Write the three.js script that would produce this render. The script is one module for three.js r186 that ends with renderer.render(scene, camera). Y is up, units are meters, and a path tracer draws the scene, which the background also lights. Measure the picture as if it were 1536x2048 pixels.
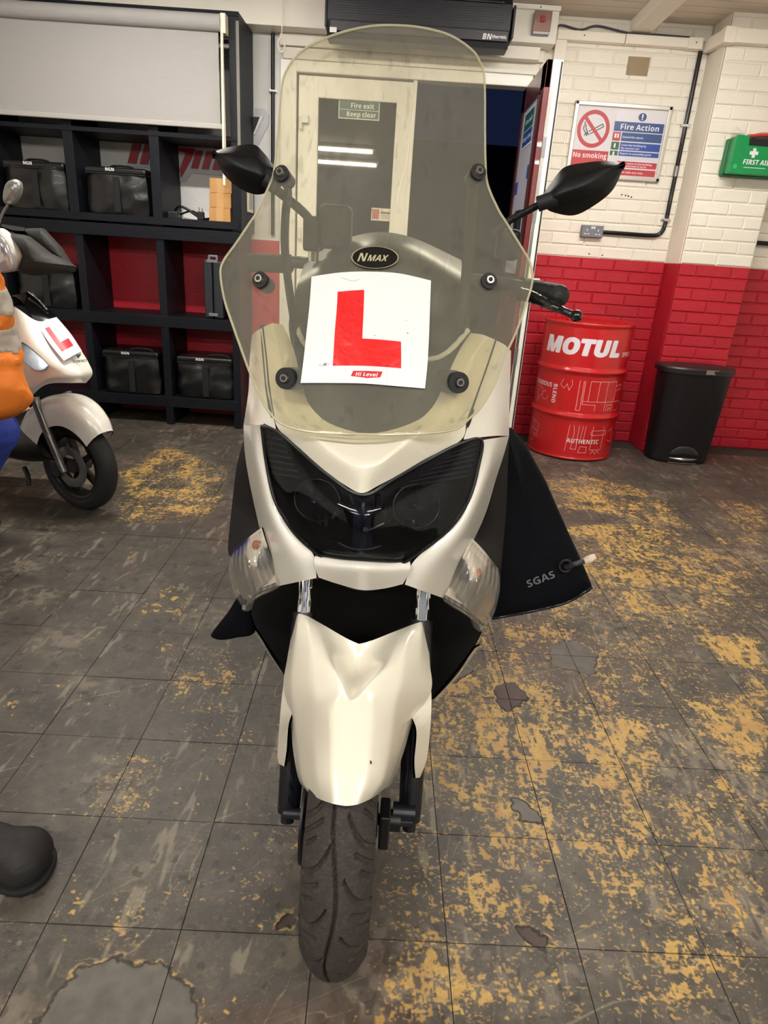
import * as THREE from 'three';
import { mergeGeometries, mergeVertices, toCreasedNormals } from 'three/addons/utils/BufferGeometryUtils.js';
import { RoundedBoxGeometry } from 'three/addons/geometries/RoundedBoxGeometry.js';
import { MarchingCubes } from 'three/addons/objects/MarchingCubes.js';
import { RectAreaLightUniformsLib } from 'three/addons/lights/RectAreaLightUniformsLib.js';
import { FontLoader } from 'three/addons/loaders/FontLoader.js';
import { TextGeometry } from 'three/addons/geometries/TextGeometry.js';

// ---------------------------------------------------------------- camera, sky, lamps, exposure
const scene = new THREE.Scene();
const renderer = new THREE.WebGLRenderer({ antialias: true });
renderer.toneMapping = THREE.LinearToneMapping;
renderer.toneMappingExposure = 1.92;
renderer.shadowMap.enabled = true;
RectAreaLightUniformsLib.init();
const camera = new THREE.PerspectiveCamera(76.03, 0.75, 0.05, 60);   // hand-held, tilted 21 degrees down, rolled 4 degrees
camera.position.set(0, 1.2, 0);
camera.up.set(-0.0671, 0.9288, -0.3645);
camera.lookAt(0, 1.2 - 0.36534, -0.93087);
scene.background = new THREE.Color().setRGB(0.003, 0.005, 0.015);     // night outside the open door
const CEILING = 2.62;
const LAMPS = [[-1.25, -3.2], [1.15, -3.2], [-1.25, 0.8], [1.15, 0.8], [-1.25, 2.3], [1.15, 2.3]];   // tube battens, one tube each, running across the room
const LAMP_POWER = 74, TUBE_GLOW = 38;
const LAMP_COLOUR = new THREE.Color().setRGB(1, 0.965, 0.91);

// ---------------------------------------------------------------- helpers
let seed = 7;
const rnd = () => { seed = (seed * 1664525 + 1013904223) >>> 0; return seed / 4294967296; };
const V3 = (p) => new THREE.Vector3(p[0], p[1], p[2]);
const lerp = (a, b, t) => a + (b - a) * t;
const clamp = (x, a = 0, b = 1) => Math.min(b, Math.max(a, x));
const sstep = (a, b, x) => { const t = clamp((x - a) / (b - a)); return t * t * (3 - 2 * t); };
const taken = new Map();
function numbered(name) { const n = taken.get(name) || 0; taken.set(name, n + 1); return n ? name + '_' + String(n).padStart(3, '0') : name; }
function thing(name, label, category, pos = [0, 0, 0], group) {
  const o = new THREE.Group(); o.name = numbered(name); o.position.set(...pos); scene.add(o);
  o.userData = { label, category }; if (group) o.userData.group = group;
  return o;
}
function struct(name, label, pos = [0, 0, 0]) {
  const o = new THREE.Group(); o.name = name; o.position.set(...pos); o.userData = { kind: 'structure', label }; scene.add(o); return o;
}
function origin(o) { const v = new THREE.Vector3(); for (; o && o !== scene; o = o.parent) v.add(o.position); return v; }
// a part whose geometry is given in room coordinates
function part(parent, name, geo, mat, label) {
  const g = Array.isArray(geo) ? mergeGeometries(geo.map(clean)) : geo;
  const o = origin(parent); g.translate(-o.x, -o.y, -o.z);
  const m = new THREE.Mesh(g, mat); m.name = name; m.castShadow = m.receiveShadow = true; parent.add(m);
  if (label) m.userData.label = label;
  return m;
}
function clean(g) {
  const h = g.index ? g.toNonIndexed() : g.clone();
  if (!h.attributes.normal) h.computeVertexNormals();
  if (!h.attributes.uv) h.setAttribute('uv', new THREE.BufferAttribute(new Float32Array(h.attributes.position.count * 2), 2));
  for (const k of Object.keys(h.attributes)) if (!['position', 'normal', 'uv'].includes(k)) h.deleteAttribute(k);
  return h;
}
function box(cx, cy, cz, w, h, d, r = 0, ry = 0, rz = 0, rx = 0) {
  const g = r ? new RoundedBoxGeometry(w, h, d, 2, Math.min(r, w * 0.49, h * 0.49, d * 0.49)) : new THREE.BoxGeometry(w, h, d);
  if (rx) g.rotateX(rx); if (rz) g.rotateZ(rz); if (ry) g.rotateY(ry);
  return g.translate(cx, cy, cz);
}
const boxTo = (x0, x1, y0, y1, z0, z1, r = 0) => box((x0 + x1) / 2, (y0 + y1) / 2, (z0 + z1) / 2, Math.abs(x1 - x0), Math.abs(y1 - y0), Math.abs(z1 - z0), r);
function crom(p0, p1, p2, p3, t) {
  const t2 = t * t, t3 = t2 * t;
  return [0, 1, 2].map((k) => 0.5 * (2 * p1[k] + (p2[k] - p0[k]) * t + (2 * p0[k] - 5 * p1[k] + 4 * p2[k] - p3[k]) * t2 + (3 * p1[k] - p0[k] - 3 * p2[k] + p3[k]) * t3));
}
function spline(pts, n, closed = false) {                       // n points along a smooth curve through pts
  const out = [], m = pts.length, segs = closed ? m : m - 1;
  for (let i = 0; i < n; i++) {
    const s = (i / (closed ? n : n - 1)) * segs, k = Math.min(Math.floor(s), segs - 1), t = s - k;
    const g = (j) => closed ? pts[(j + m) % m] : pts[clamp(j, 0, m - 1)];
    out.push(crom(g(k - 1), g(k), g(k + 1), g(k + 2), t));
  }
  return out;
}
// a moulded panel: smooth surface through rows of points, with thickness
function panel(rows, { nu = 24, nv = 24, th = 0.003, crisp = 0 } = {}) {       // crisp 0 .. 1: how sharp the folds between columns stay
  const mid = rows.map((r) => { const a = spline(r, nu + 1); if (!crisp) return a; const b = polyline(r, nu + 1); return a.map((p, i) => p.map((v, k) => lerp(v, b[i][k], crisp))); });
  const G = [];
  for (let j = 0; j <= nv; j++) G.push([]);
  for (let i = 0; i <= nu; i++) { const c = spline(mid.map((r) => r[i]), nv + 1); for (let j = 0; j <= nv; j++) G[j].push(c[j]); }
  return sheet(G, th);
}
function polyline(pts, n) {
  const out = [], m = pts.length - 1;
  for (let i = 0; i < n; i++) { const s = i / (n - 1) * m, k = Math.min(Math.floor(s), m - 1), t = s - k; out.push([0, 1, 2].map((c) => lerp(pts[k][c], pts[k + 1][c], t))); }
  return out;
}
function sheet(G, th, front = [0, 0.3, 1]) {
  const nv = G.length - 1, nu = G[0].length - 1, pos = [], uv = [], idx = [];
  let su = 0;
  for (let j = 0; j <= nv; j++) for (let i = 0; i <= nu; i++) { pos.push(...G[j][i]); uv.push(i / nu, 1 - j / nv); }
  for (let j = 0; j < nv; j++) for (let i = 0; i < nu; i++) { const a = j * (nu + 1) + i, b = a + 1, c = a + nu + 1, d = c + 1; idx.push(a, c, b, b, c, d); }
  const g = new THREE.BufferGeometry(); g.setAttribute('position', new THREE.Float32BufferAttribute(pos, 3)); g.setAttribute('uv', new THREE.Float32BufferAttribute(uv, 2)); g.setIndex(idx); g.computeVertexNormals();
  const N = g.attributes.normal; let s = 0;
  for (let i = 0; i < N.count; i++) s += N.getX(i) * front[0] + N.getY(i) * front[1] + N.getZ(i) * front[2];
  if (s < 0) { for (let k = 0; k < idx.length; k += 3) { const t = idx[k]; idx[k] = idx[k + 1]; idx[k + 1] = t; } g.setIndex(idx); g.computeVertexNormals(); }
  if (!th) return g;
  const n0 = pos.length / 3, P2 = pos.slice(), U2 = uv.slice(), I2 = idx.slice();
  const NN = Array.from(g.attributes.normal.array);
  for (let i = 0; i < n0; i++) { for (let k = 0; k < 3; k++) P2.push(pos[i * 3 + k] - NN[i * 3 + k] * th); U2.push(uv[i * 2], uv[i * 2 + 1]); }
  const N2 = NN.slice(); for (let i = 0; i < n0 * 3; i++) N2.push(-NN[i]);
  for (let k = 0; k < idx.length; k += 3) I2.push(idx[k] + n0, idx[k + 2] + n0, idx[k + 1] + n0);
  const loop = [];
  for (let i = 0; i < nu; i++) loop.push(i);
  for (let j = 0; j < nv; j++) loop.push(j * (nu + 1) + nu);
  for (let i = nu; i > 0; i--) loop.push(nv * (nu + 1) + i);
  for (let j = nv; j > 0; j--) loop.push(j * (nu + 1));
  for (let k = 0; k < loop.length; k++) {
    const a = loop[k], b = loop[(k + 1) % loop.length], v = P2.length / 3;
    for (const q of [a, b, a + n0, b + n0]) { P2.push(P2[q * 3], P2[q * 3 + 1], P2[q * 3 + 2]); U2.push(U2[q * 2], U2[q * 2 + 1]); }
    const e1 = new THREE.Vector3(P2[b * 3] - P2[a * 3], P2[b * 3 + 1] - P2[a * 3 + 1], P2[b * 3 + 2] - P2[a * 3 + 2]);
    const nn = e1.cross(new THREE.Vector3(NN[a * 3], NN[a * 3 + 1], NN[a * 3 + 2])).normalize(); if (s < 0) nn.negate();
    for (let q = 0; q < 4; q++) N2.push(-nn.x, -nn.y, -nn.z);
    if (s < 0) I2.push(v, v + 1, v + 2, v + 1, v + 3, v + 2); else I2.push(v, v + 2, v + 1, v + 1, v + 2, v + 3);
  }
  const r = new THREE.BufferGeometry(); r.setAttribute('position', new THREE.Float32BufferAttribute(P2, 3)); r.setAttribute('normal', new THREE.Float32BufferAttribute(N2, 3)); r.setAttribute('uv', new THREE.Float32BufferAttribute(U2, 2)); r.setIndex(I2);
  return r;
}
// a bar of round section along a smooth path; radius may be a list
function rod(pts, rad, { seg = 10, n, smooth = true, flat = 1 } = {}) {
  const m = n || (pts.length - 1) * 8 + 1, c = smooth ? spline(pts, m) : polyline(pts, m);
  const R = (t) => { if (!Array.isArray(rad)) return rad; const s = t * (rad.length - 1), k = Math.min(Math.floor(s), rad.length - 2); return lerp(rad[k], rad[k + 1], s - k); };
  const pos = [], idx = [], uv = [];
  let up = new THREE.Vector3(0, 1, 0);
  for (let i = 0; i < m; i++) {
    const t = V3(c[Math.min(i + 1, m - 1)]).sub(V3(c[Math.max(i - 1, 0)])).normalize();
    if (i === 0 && Math.abs(t.y) > 0.9) up.set(0, 0, 1);
    const s = new THREE.Vector3().crossVectors(up, t).normalize(); up = new THREE.Vector3().crossVectors(t, s).normalize();
    const r = R(i / (m - 1));
    for (let k = 0; k < seg; k++) { const a = k / seg * Math.PI * 2, x = Math.cos(a) * r, y = Math.sin(a) * r * flat; pos.push(c[i][0] + s.x * x + up.x * y, c[i][1] + s.y * x + up.y * y, c[i][2] + s.z * x + up.z * y); uv.push(k / seg, i / m); }
  }
  for (let i = 0; i < m - 1; i++) for (let k = 0; k < seg; k++) { const a = i * seg + k, b = i * seg + (k + 1) % seg; idx.push(a, b, a + seg, b, b + seg, a + seg); }
  for (const [e, f] of [[0, 1], [m - 1, 0]]) { const v = pos.length / 3; pos.push(...c[e]); uv.push(0, 0); for (let k = 0; k < seg; k++) { const a = e * seg + k, b = e * seg + (k + 1) % seg; if (f) idx.push(v, b, a); else idx.push(v, a, b); } }
  const g = new THREE.BufferGeometry(); g.setAttribute('position', new THREE.Float32BufferAttribute(pos, 3)); g.setAttribute('uv', new THREE.Float32BufferAttribute(uv, 2)); g.setIndex(idx);
  return toCreasedNormals(g, 0.9);
}
// a flat piece cut to an outline, with thickness away from the viewer side
function slab(pts, th, dir = [0, 0, -1], planeXZ = false) {
  const c2 = pts.map((p) => new THREE.Vector2(p[0], planeXZ ? p[2] : p[1])), tri = THREE.ShapeUtils.triangulateShape(c2, []), n = pts.length;
  const pos = [], idx = [], uv = [];
  for (const s of [0, 1]) for (const p of pts) { pos.push(p[0] + dir[0] * th * s, p[1] + dir[1] * th * s, p[2] + dir[2] * th * s); uv.push(p[0], p[1]); }
  const ccw = !THREE.ShapeUtils.isClockWise(c2);
  for (const t of tri) { idx.push(t[0], t[1], t[2]); idx.push(t[0] + n, t[2] + n, t[1] + n); }
  for (let i = 0; i < n; i++) { const j = (i + 1) % n; if (ccw) idx.push(i, i + n, j, j, i + n, j + n); else idx.push(i, j, i + n, j, j + n, i + n); }
  const g = new THREE.BufferGeometry(); g.setAttribute('position', new THREE.Float32BufferAttribute(pos, 3)); g.setAttribute('uv', new THREE.Float32BufferAttribute(uv, 2)); g.setIndex(idx);
  return toCreasedNormals(g, 0.5);
}
// a rounded cap over a closed outline, swelling along dir; lift(u) shapes the section from rim (0) to centre (1)
function cap(outline, centre, dir, { crease = 0.7, n = 48, rings = 10, h = 0.03, back = 0.01, lift = (t) => Math.sqrt(t * (2 - t)), smooth = true, warp } = {}) {
  const L = smooth ? spline(outline, n, true) : polyline([...outline, outline[0]], n + 1).slice(0, n), pos = [], idx = [], uv = [];
  const put = (p) => { pos.push(...p); uv.push(p[0], p[1]); };
  for (const q of L) put([0, 1, 2].map((k) => q[k] - dir[k] * back));
  for (let r = 0; r < rings; r++) { const t = r / rings; for (const q of L) { const w = [0, 1, 2].map((k) => lerp(q[k], centre[k], t)); const e = h * lift(t) + (warp ? warp(w, t) : 0); put(w.map((v, k) => v + dir[k] * e)); } }
  const top = pos.length / 3; { const e = h * lift(1) + (warp ? warp(centre, 1) : 0); put(centre.map((v, k) => v + dir[k] * e)); }
  const bot = pos.length / 3; put(centre.map((v, k) => v - dir[k] * back));
  const A = new THREE.Vector3(); for (let i = 0; i < n; i++) A.add(V3(L[i]).sub(V3(centre)).cross(V3(L[(i + 1) % n]).sub(V3(centre))));
  const ok = A.dot(V3(dir)) > 0, f = (a, b, c) => ok ? idx.push(a, b, c) : idx.push(a, c, b);
  for (let r = 0; r < rings; r++) for (let i = 0; i < n; i++) { const j = (i + 1) % n; f(r * n + i, r * n + j, (r + 1) * n + i); f(r * n + j, (r + 1) * n + j, (r + 1) * n + i); }
  for (let i = 0; i < n; i++) { const j = (i + 1) % n; f(rings * n + i, rings * n + j, top); f(j, i, bot); }
  const g = new THREE.BufferGeometry(); g.setAttribute('position', new THREE.Float32BufferAttribute(pos, 3)); g.setAttribute('uv', new THREE.Float32BufferAttribute(uv, 2)); g.setIndex(idx);
  return toCreasedNormals(g, crease);
}
function orient(g, from, to) { const q = new THREE.Quaternion().setFromUnitVectors(V3(from).normalize(), V3(to).normalize()); return g.applyQuaternion(q); }
function cyl(p, dir, r, h, { r2 = r, seg = 20, open = false } = {}) { return orient(new THREE.CylinderGeometry(r2, r, h, seg, 1, open), [0, 1, 0], dir).translate(...p); }
function lathe(prof, seg = 40) { return new THREE.LatheGeometry(prof.map((p) => new THREE.Vector2(p[0], p[1])), seg); }
// value noise
const PERM = new Uint8Array(512); { const p = Array.from({ length: 256 }, (_, i) => i); for (let i = 255; i > 0; i--) { const j = Math.floor(rnd() * (i + 1)); [p[i], p[j]] = [p[j], p[i]]; } for (let i = 0; i < 512; i++) PERM[i] = p[i & 255]; }
function vn(x, y) {
  const xi = Math.floor(x), yi = Math.floor(y); let fx = x - xi, fy = y - yi; fx = fx * fx * (3 - 2 * fx); fy = fy * fy * (3 - 2 * fy);
  const X = xi & 255, Y = yi & 255, a = PERM[X + PERM[Y]], b = PERM[((X + 1) & 255) + PERM[Y]], c = PERM[X + PERM[(Y + 1) & 255]], d = PERM[((X + 1) & 255) + PERM[(Y + 1) & 255]];
  return (a + (b - a) * fx + (c - a) * fy + (a - b - c + d) * fx * fy) / 255;
}
function fbm(x, y, o = 4) { let s = 0, a = 0.5, t = 0; for (let i = 0; i < o; i++) { s += a * vn(x, y); t += a; x = x * 2.03 + 17.1; y = y * 2.03 + 9.7; a *= 0.5; } return s / t; }
function dataTex(w, h, fn, srgb = true) {
  const d = new Uint8Array(w * h * 4);
  for (let j = 0; j < h; j++) for (let i = 0; i < w; i++) { const c = fn(i, j), k = (j * w + i) * 4; d[k] = clamp(c[0], 0, 255); d[k + 1] = clamp(c[1], 0, 255); d[k + 2] = clamp(c[2], 0, 255); d[k + 3] = 255; }
  const t = new THREE.DataTexture(d, w, h); t.magFilter = THREE.LinearFilter; t.minFilter = THREE.LinearMipmapLinearFilter; t.generateMipmaps = true; t.wrapS = t.wrapT = THREE.RepeatWrapping;
  if (srgb) t.colorSpace = THREE.SRGBColorSpace; t.needsUpdate = true; return t;
}
function canvasTex(w, h, draw) { const c = document.createElement('canvas'); c.width = w; c.height = h; draw(c.getContext('2d'), w, h); const t = new THREE.CanvasTexture(c); t.colorSpace = THREE.SRGBColorSpace; t.anisotropy = 8; return t; }
const mat = (color, roughness = 0.6, extra = {}) => new THREE.MeshStandardMaterial({ color, roughness, ...extra });
const phys = (color, roughness, extra = {}) => new THREE.MeshPhysicalMaterial({ color, roughness, ...extra });
const font = await new FontLoader().loadAsync('fonts/droid/droid_sans_bold.typeface.json');
function text(str, size, depth = 0.001, shear = 0) {
  const g = new TextGeometry(str, { font, size, depth, curveSegments: 4 }); g.computeBoundingBox(); const b = g.boundingBox;
  g.translate(-(b.min.x + b.max.x) / 2, -(b.min.y + b.max.y) / 2, 0);
  if (shear) g.applyMatrix4(new THREE.Matrix4().set(1, shear, 0, 0, 0, 1, 0, 0, 0, 0, 1, 0, 0, 0, 0, 1));
  return g;
}
// place a geometry built in the xy plane (facing +z) at p, with its x axis along ex and its normal near nz
function facing(g, p, ex, nz) {
  const X = V3(ex).normalize(), Z = V3(nz).normalize(), Y = new THREE.Vector3().crossVectors(Z, X).normalize(); Z.crossVectors(X, Y);
  return g.applyMatrix4(new THREE.Matrix4().makeBasis(X, Y, Z)).translate(p[0], p[1], p[2]);
}

// ---------------------------------------------------------------- materials
const grainBump = dataTex(256, 256, (i, j) => { const v = 255 * fbm(i / 6, j / 6, 3); return [v, v, v]; }, false);
const paintBump = dataTex(512, 512, (i, j) => { const v = 255 * (0.65 * fbm(i / 20, j / 20, 4) + 0.35 * vn(i / 3, j / 3)); return [v, v, v]; }, false);
const M = {
  whiteWall: [0xeee8da, 0xece6d7, 0xf0eadd].map((c) => mat(c, 0.55, { bumpMap: paintBump, bumpScale: 0.002 })),
  redWall: [0xb41a2c, 0xb1192b, 0xb71b2d].map((c) => mat(c, 0.45, { bumpMap: paintBump, bumpScale: 0.002 })),
  whitePaint: mat(0xeae4d6, 0.45), ceiling: mat(0xd8cec0, 0.6), upvc: mat(0xf0ece2, 0.3), trunking: mat(0xefe7d8, 0.4),
  blackWood: phys(0x12141b, 0.5, { specularIntensity: 0.45, bumpMap: grainBump, bumpScale: 0.0008 }), blackWoodIn: mat(0x17171b, 0.6),
  maroon: phys(0x662220, 0.3, { clearcoat: 0.4 }), darkMetal: mat(0x1b1a20, 0.45), blackPlastic: mat(0x0e0e10, 0.42), mattBlack: mat(0x0d0d0f, 0.65),
  satinBlack: phys(0x101011, 0.45, { specularIntensity: 0.5, bumpMap: grainBump, bumpScale: 0.0002 }), rubber: mat(0x1d1b1a, 0.75), steel: mat(0x9a9892, 0.28, { metalness: 1 }), chrome: mat(0xdfe2e8, 0.07, { metalness: 1 }),
  alloy: mat(0x8b8a88, 0.4, { metalness: 0.9 }), greyPlastic: mat(0x6e7078, 0.5),
  scooterWhite: phys(0xe8e2d0, 0.3, { clearcoat: 0.8, clearcoatRoughness: 0.12 }), scooterWhiteSide: phys(0xe6e2d6, 0.3, { clearcoat: 0.8, clearcoatRoughness: 0.12 }),
  glass: phys(0xffffff, 0.02, { transmission: 1, thickness: 0, ior: 1.5 }),
  cardboard: mat(0xb98a55, 0.85, { bumpMap: grainBump, bumpScale: 0.0004 }), tape: phys(0xc79d68, 0.2, { clearcoat: 0.6 }),
  bag: phys(0x121213, 0.36, { clearcoat: 0.15 }), webbing: mat(0x101012, 0.8), whiteInk: mat(0xe8e6e2, 0.5), cream: mat(0xe7dfca, 0.5),
};

// ---------------------------------------------------------------- the room
const WALL = -4.85, PIL = -4.6;
// floor: 25 cm vinyl tiles, worn yellow paint over grey
const TILE = 0.25, TURN = 0.02;
const paintZones = [   // where the yellow paint survives: outline on the floor (x, z) and how much of it is left
  [0.56, [[.878,-3.0283], [1.3869,-3.1986], [1.5691,-2.8998], [1.505,-2.4257], [1.2233,-2.1999], [.9782,-2.0966], [.8946,-2.2789], [.8422,-2.5819]]],
  [0.56, [[.9475,-3.8076], [1.2687,-3.9255], [1.634,-3.6476], [1.5585,-3.1075], [1.3463,-3.157], [.9192,-3.3306]]],
  [0.55, [[1.9056,-3.599], [2.1993,-3.573], [1.8308,-2.8676], [1.7205,-2.9658]]],
  [0.85, [[1.1273,-2.0811], [1.4159,-2.0734], [1.2927,-1.8376], [1.1615,-1.8963]]],
  [0.82, [[.9425,-1.6653], [1.257,-1.7693], [.9665,-1.2132], [.9607,-1.3674]]],
  [0.66, [[.164,-1.8139], [.4073,-1.8084], [.5912,-1.628], [.5734,-1.414], [.4448,-1.278], [.2724,-1.1844], [.0837,-1.2457]]],
  [0.58, [[.6338,-1.5638], [.8184,-1.5941], [.7938,-1.3261], [.602,-1.1827], [.5643,-1.3054]]],
  [0.52, [[.3337,-1.2846], [.6466,-1.2473], [.6395,-1.0891], [.46,-1.0372], [.1935,-1.0668]]],
  [0.55, [[.1331,-.9005], [.2369,-.8676], [.2803,-.7239], [.051,-.7098]]],
  [0.45, [[.0479,-.9819], [.1101,-.9866], [.1184,-.714], [.0594,-.7104]]],
  [0.3, [[.7299,-2.5647], [2.0267,-3.2427], [1.218,-1.6946], [.5571,-1.7492]]],
  [0.45, [[.526,-.9718], [.5918,-.9546], [.5816,-.8718], [.5035,-.8664]]],
  [0.55, [[.4165,-2.066], [.6131,-2.1453], [.7623,-2.0419], [.6571,-1.9019], [.4042,-1.7858]]],
  [0.56, [[-1.4571,-3.3826], [-1.4101,-3.977], [-.9192,-3.5934], [-.8157,-3.0731], [-.8473,-2.7871], [-1.191,-2.6902]]],
  [0.42, [[-.6679,-1.7716], [-.4284,-1.7719], [-.3228,-1.2585], [-.4881,-1.3126]]],
  [0.45, [[-.6398,-1.2804], [-.5127,-1.3103], [-.4788,-1.0785], [-.6017,-1.0819]]],
  [0.35, [[-.4706,-.9204], [-.3801,-.9162], [-.3795,-.8064], [-.459,-.801]]],
  [0.3, [[-.321,-1.0259], [-.16,-1.2401], [-.1094,-.8247], [-.2627,-.8825]]],
  [0.36, [[.1703,-2.0002], [1.8469,-2.8986], [.7252,-.7513], [.0008,-.7067]]],
  [0.14, [[-.9581,-2.4485], [-.24,-1.7945], [-.0824,-.7016], [-.5191,-.6748]]],
];
const chips = [        // pieces of tile broken away: outline, and whether the screed below is brown or grey
  [0, [[-.5067,-.6667], [-.5093,-.7203], [-.4803,-.7683], [-.4141,-.7904], [-.3922,-.7733], [-.3452,-.7861], [-.2952,-.7547], [-.2565,-.7204], [-.2561,-.682]]],
  [0, [[.5943,-1.9247], [.6903,-1.9677], [.7446,-1.8826], [.704,-1.7658], [.6583,-1.774], [.5689,-1.8048]]],
  [1, [[.3736,-1.6773], [.438,-1.697], [.4715,-1.6271], [.3926,-1.55], [.3697,-1.5928]]],
  [0, [[.3452,-1.2368], [.3747,-1.2315], [.4238,-1.1751], [.4134,-1.1525], [.3631,-1.1627]]],
  [1, [[.3085,-.8975], [.3519,-.8955], [.3713,-.8719], [.3586,-.8566], [.3229,-.8686]]],
  [1, [[-.1523,-.8853], [-.1281,-.8974], [-.1253,-.867], [-.1479,-.8654]]],
  [0, [[.2482,-1.7408], [.2905,-1.7727], [.3119,-1.7481], [.2588,-1.6772], [.2054,-1.6789]]],
];
function polyDist(poly, x, z) {                                  // > 0 inside, metres to the outline
  let inside = false, d = 1e9;
  for (let i = 0, j = poly.length - 1; i < poly.length; j = i++) {
    const [xi, zi] = poly[i], [xj, zj] = poly[j];
    if ((zi > z) !== (zj > z) && x < (xj - xi) * (z - zi) / (zj - zi) + xi) inside = !inside;
    const ex = xj - xi, ez = zj - zi, t = clamp(((x - xi) * ex + (z - zi) * ez) / (ex * ex + ez * ez)), dx = x - xi - ex * t, dz = z - zi - ez * t;
    d = Math.min(d, dx * dx + dz * dz);
  }
  d = Math.sqrt(d); return inside ? d : -d;
}
const CT = Math.cos(TURN), ST = Math.sin(TURN);
const toTile = (x, z) => [(x * CT - z * ST + 0.06) / TILE, (x * ST + z * CT + 0.105) / TILE];
const fromTile = (a, b) => { const u = a * TILE - 0.06, w = b * TILE - 0.105; return [u * CT + w * ST, -u * ST + w * CT]; };
function floorMaps(x0, x1, z0, z1, w, h) {
  // coarse field of how much paint is left, then fine noise decides flake by flake
  const cw = 180, ch = Math.round(180 * (z1 - z0) / (x1 - x0)), F = new Float32Array(cw * ch), K = new Float32Array(cw * ch).fill(-9);
  for (let j = 0; j < ch; j++) for (let i = 0; i < cw; i++) {
    const x = lerp(x0, x1, i / (cw - 1)), z = lerp(z0, z1, j / (ch - 1)); let f = 0.03;
    for (const [v, p] of paintZones) { const d = polyDist(p, x, z); f = Math.max(f, v * sstep(-0.05, 0.05, d)); }
    F[j * cw + i] = f;
  }
  const bump = new Uint8Array(w * h);
  const map = dataTex(w, h, (i, j) => {
    const x = lerp(x0, x1, (i + 0.5) / w), z = lerp(z0, z1, (j + 0.5) / h);
    const ci = (i + 0.5) / w * (cw - 1), cj = (j + 0.5) / h * (ch - 1), a = Math.floor(ci), b = Math.floor(cj), fa = ci - a, fb = cj - b, q = b * cw + a;
    const f = lerp(lerp(F[q], F[q + 1] ?? F[q], fa), lerp(F[q + cw] ?? F[q], F[q + cw + 1] ?? F[q], fa), fb);
    const n1 = fbm(x * 9 + 3, z * 13, 4), n2 = fbm(x * 60 + 40, z * 90 + 11, 3), n3 = fbm(x * 26, z * 5 + 70, 3);
    const n4 = vn(x * 210, z * 260), n5 = fbm(x * 130 + 5, z * 60, 2), n = 0.30 * n1 + 0.30 * n2 + 0.16 * n3 + 0.10 * n4 + 0.14 * n5;
    const er = fbm(x * 95 + 61, z * 40 + 23, 3), er2 = fbm(x * 22 + 13, z * 120 + 3, 2);             // scuffed through in streaks
    let y = sstep(0.025, -0.025, n - (0.305 + 0.33 * f)) * (1 - 0.9 * sstep(0.56, 0.62, er) * sstep(0.35, 0.55, er2 + 0.1)) ;
    y = Math.max(y, 0.75 * sstep(0.66, 0.70, n2 * 0.6 + n4 * 0.4) * sstep(0.05, 0.35, f));           // loose flecks
    const [ta, tb] = toTile(x, z), th = PERM[(Math.floor(ta) & 255) + PERM[Math.floor(tb) & 255]] / 255;
    const sc = fbm(x * 30 + 7, z * 6, 3), fine = vn(x * 420, z * 420), mid = fbm(x * 5 + 90, z * 5 + 31, 4), dirt = fbm(x * 45, z * 45 + 8, 3), gr = fbm(x * 16 + 3, z * 16 + 44, 4);
    let k = 0.62 + 0.42 * mid + 0.34 * gr + 0.07 * (th - 0.5) + 0.16 * (fine - 0.5) + 0.26 * (dirt - 0.5);
    let c = [75 * k, 69 * k, 61 * k];
    const brown = sstep(0.52, 0.68, fbm(x * 3.1 + 50, z * 3.1 + 12, 3)) * 0.55; c = c.map((v, q) => lerp(v, [84, 68, 59][q] * (0.8 + 0.4 * dirt), brown));
    const rub = sstep(0.56, 0.70, mid) * sstep(0.42, 0.6, dirt) * 0.45; c = c.map((v, q) => lerp(v, [124, 113, 100][q] * (0.85 + 0.3 * dirt), rub));
    const scuff = sstep(0.60, 0.72, sc) * sstep(0.48, 0.66, fbm(x * 80, z * 20, 2)) * 0.6; c = c.map((v, q) => lerp(v, [142, 132, 114][q], scuff));
    const sl = Math.abs(vn(x * 7 + 2, z * 38 + 0.6 * x * 30) - 0.5), sl2 = Math.abs(vn(x * 44 + z * 9, z * 5) - 0.5);
    const scr = (sl < 0.008 && fbm(x * 9, z * 9 + 5, 2) > 0.55 ? 0.5 : 0) + (sl2 < 0.007 && fbm(x * 7 + 8, z * 7, 2) > 0.56 ? 0.5 : 0); c = c.map((v, q) => lerp(v, [150, 138, 112][q], scr));
    const spot = sstep(0.72, 0.76, vn(x * 70 + 5, z * 70)) * sstep(0.6, 0.7, vn(x * 33, z * 33 + 9)); c = c.map((v, q) => lerp(v, [40, 35, 31][q], spot * 0.5));
    const yel = [200 + 30 * (dirt - 0.5) - 26 * gr, 163 + 32 * (dirt - 0.5) - 28 * gr, 88 + 26 * (fine - 0.5) - 12 * gr];
    y *= 0.78 + 0.22 * fine; c = c.map((v, q) => lerp(v, yel[q], y));
    let e = 0.62 + 0.16 * y + 0.22 * (dirt - 0.5) + 0.1 * (fine - 0.5);
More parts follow.
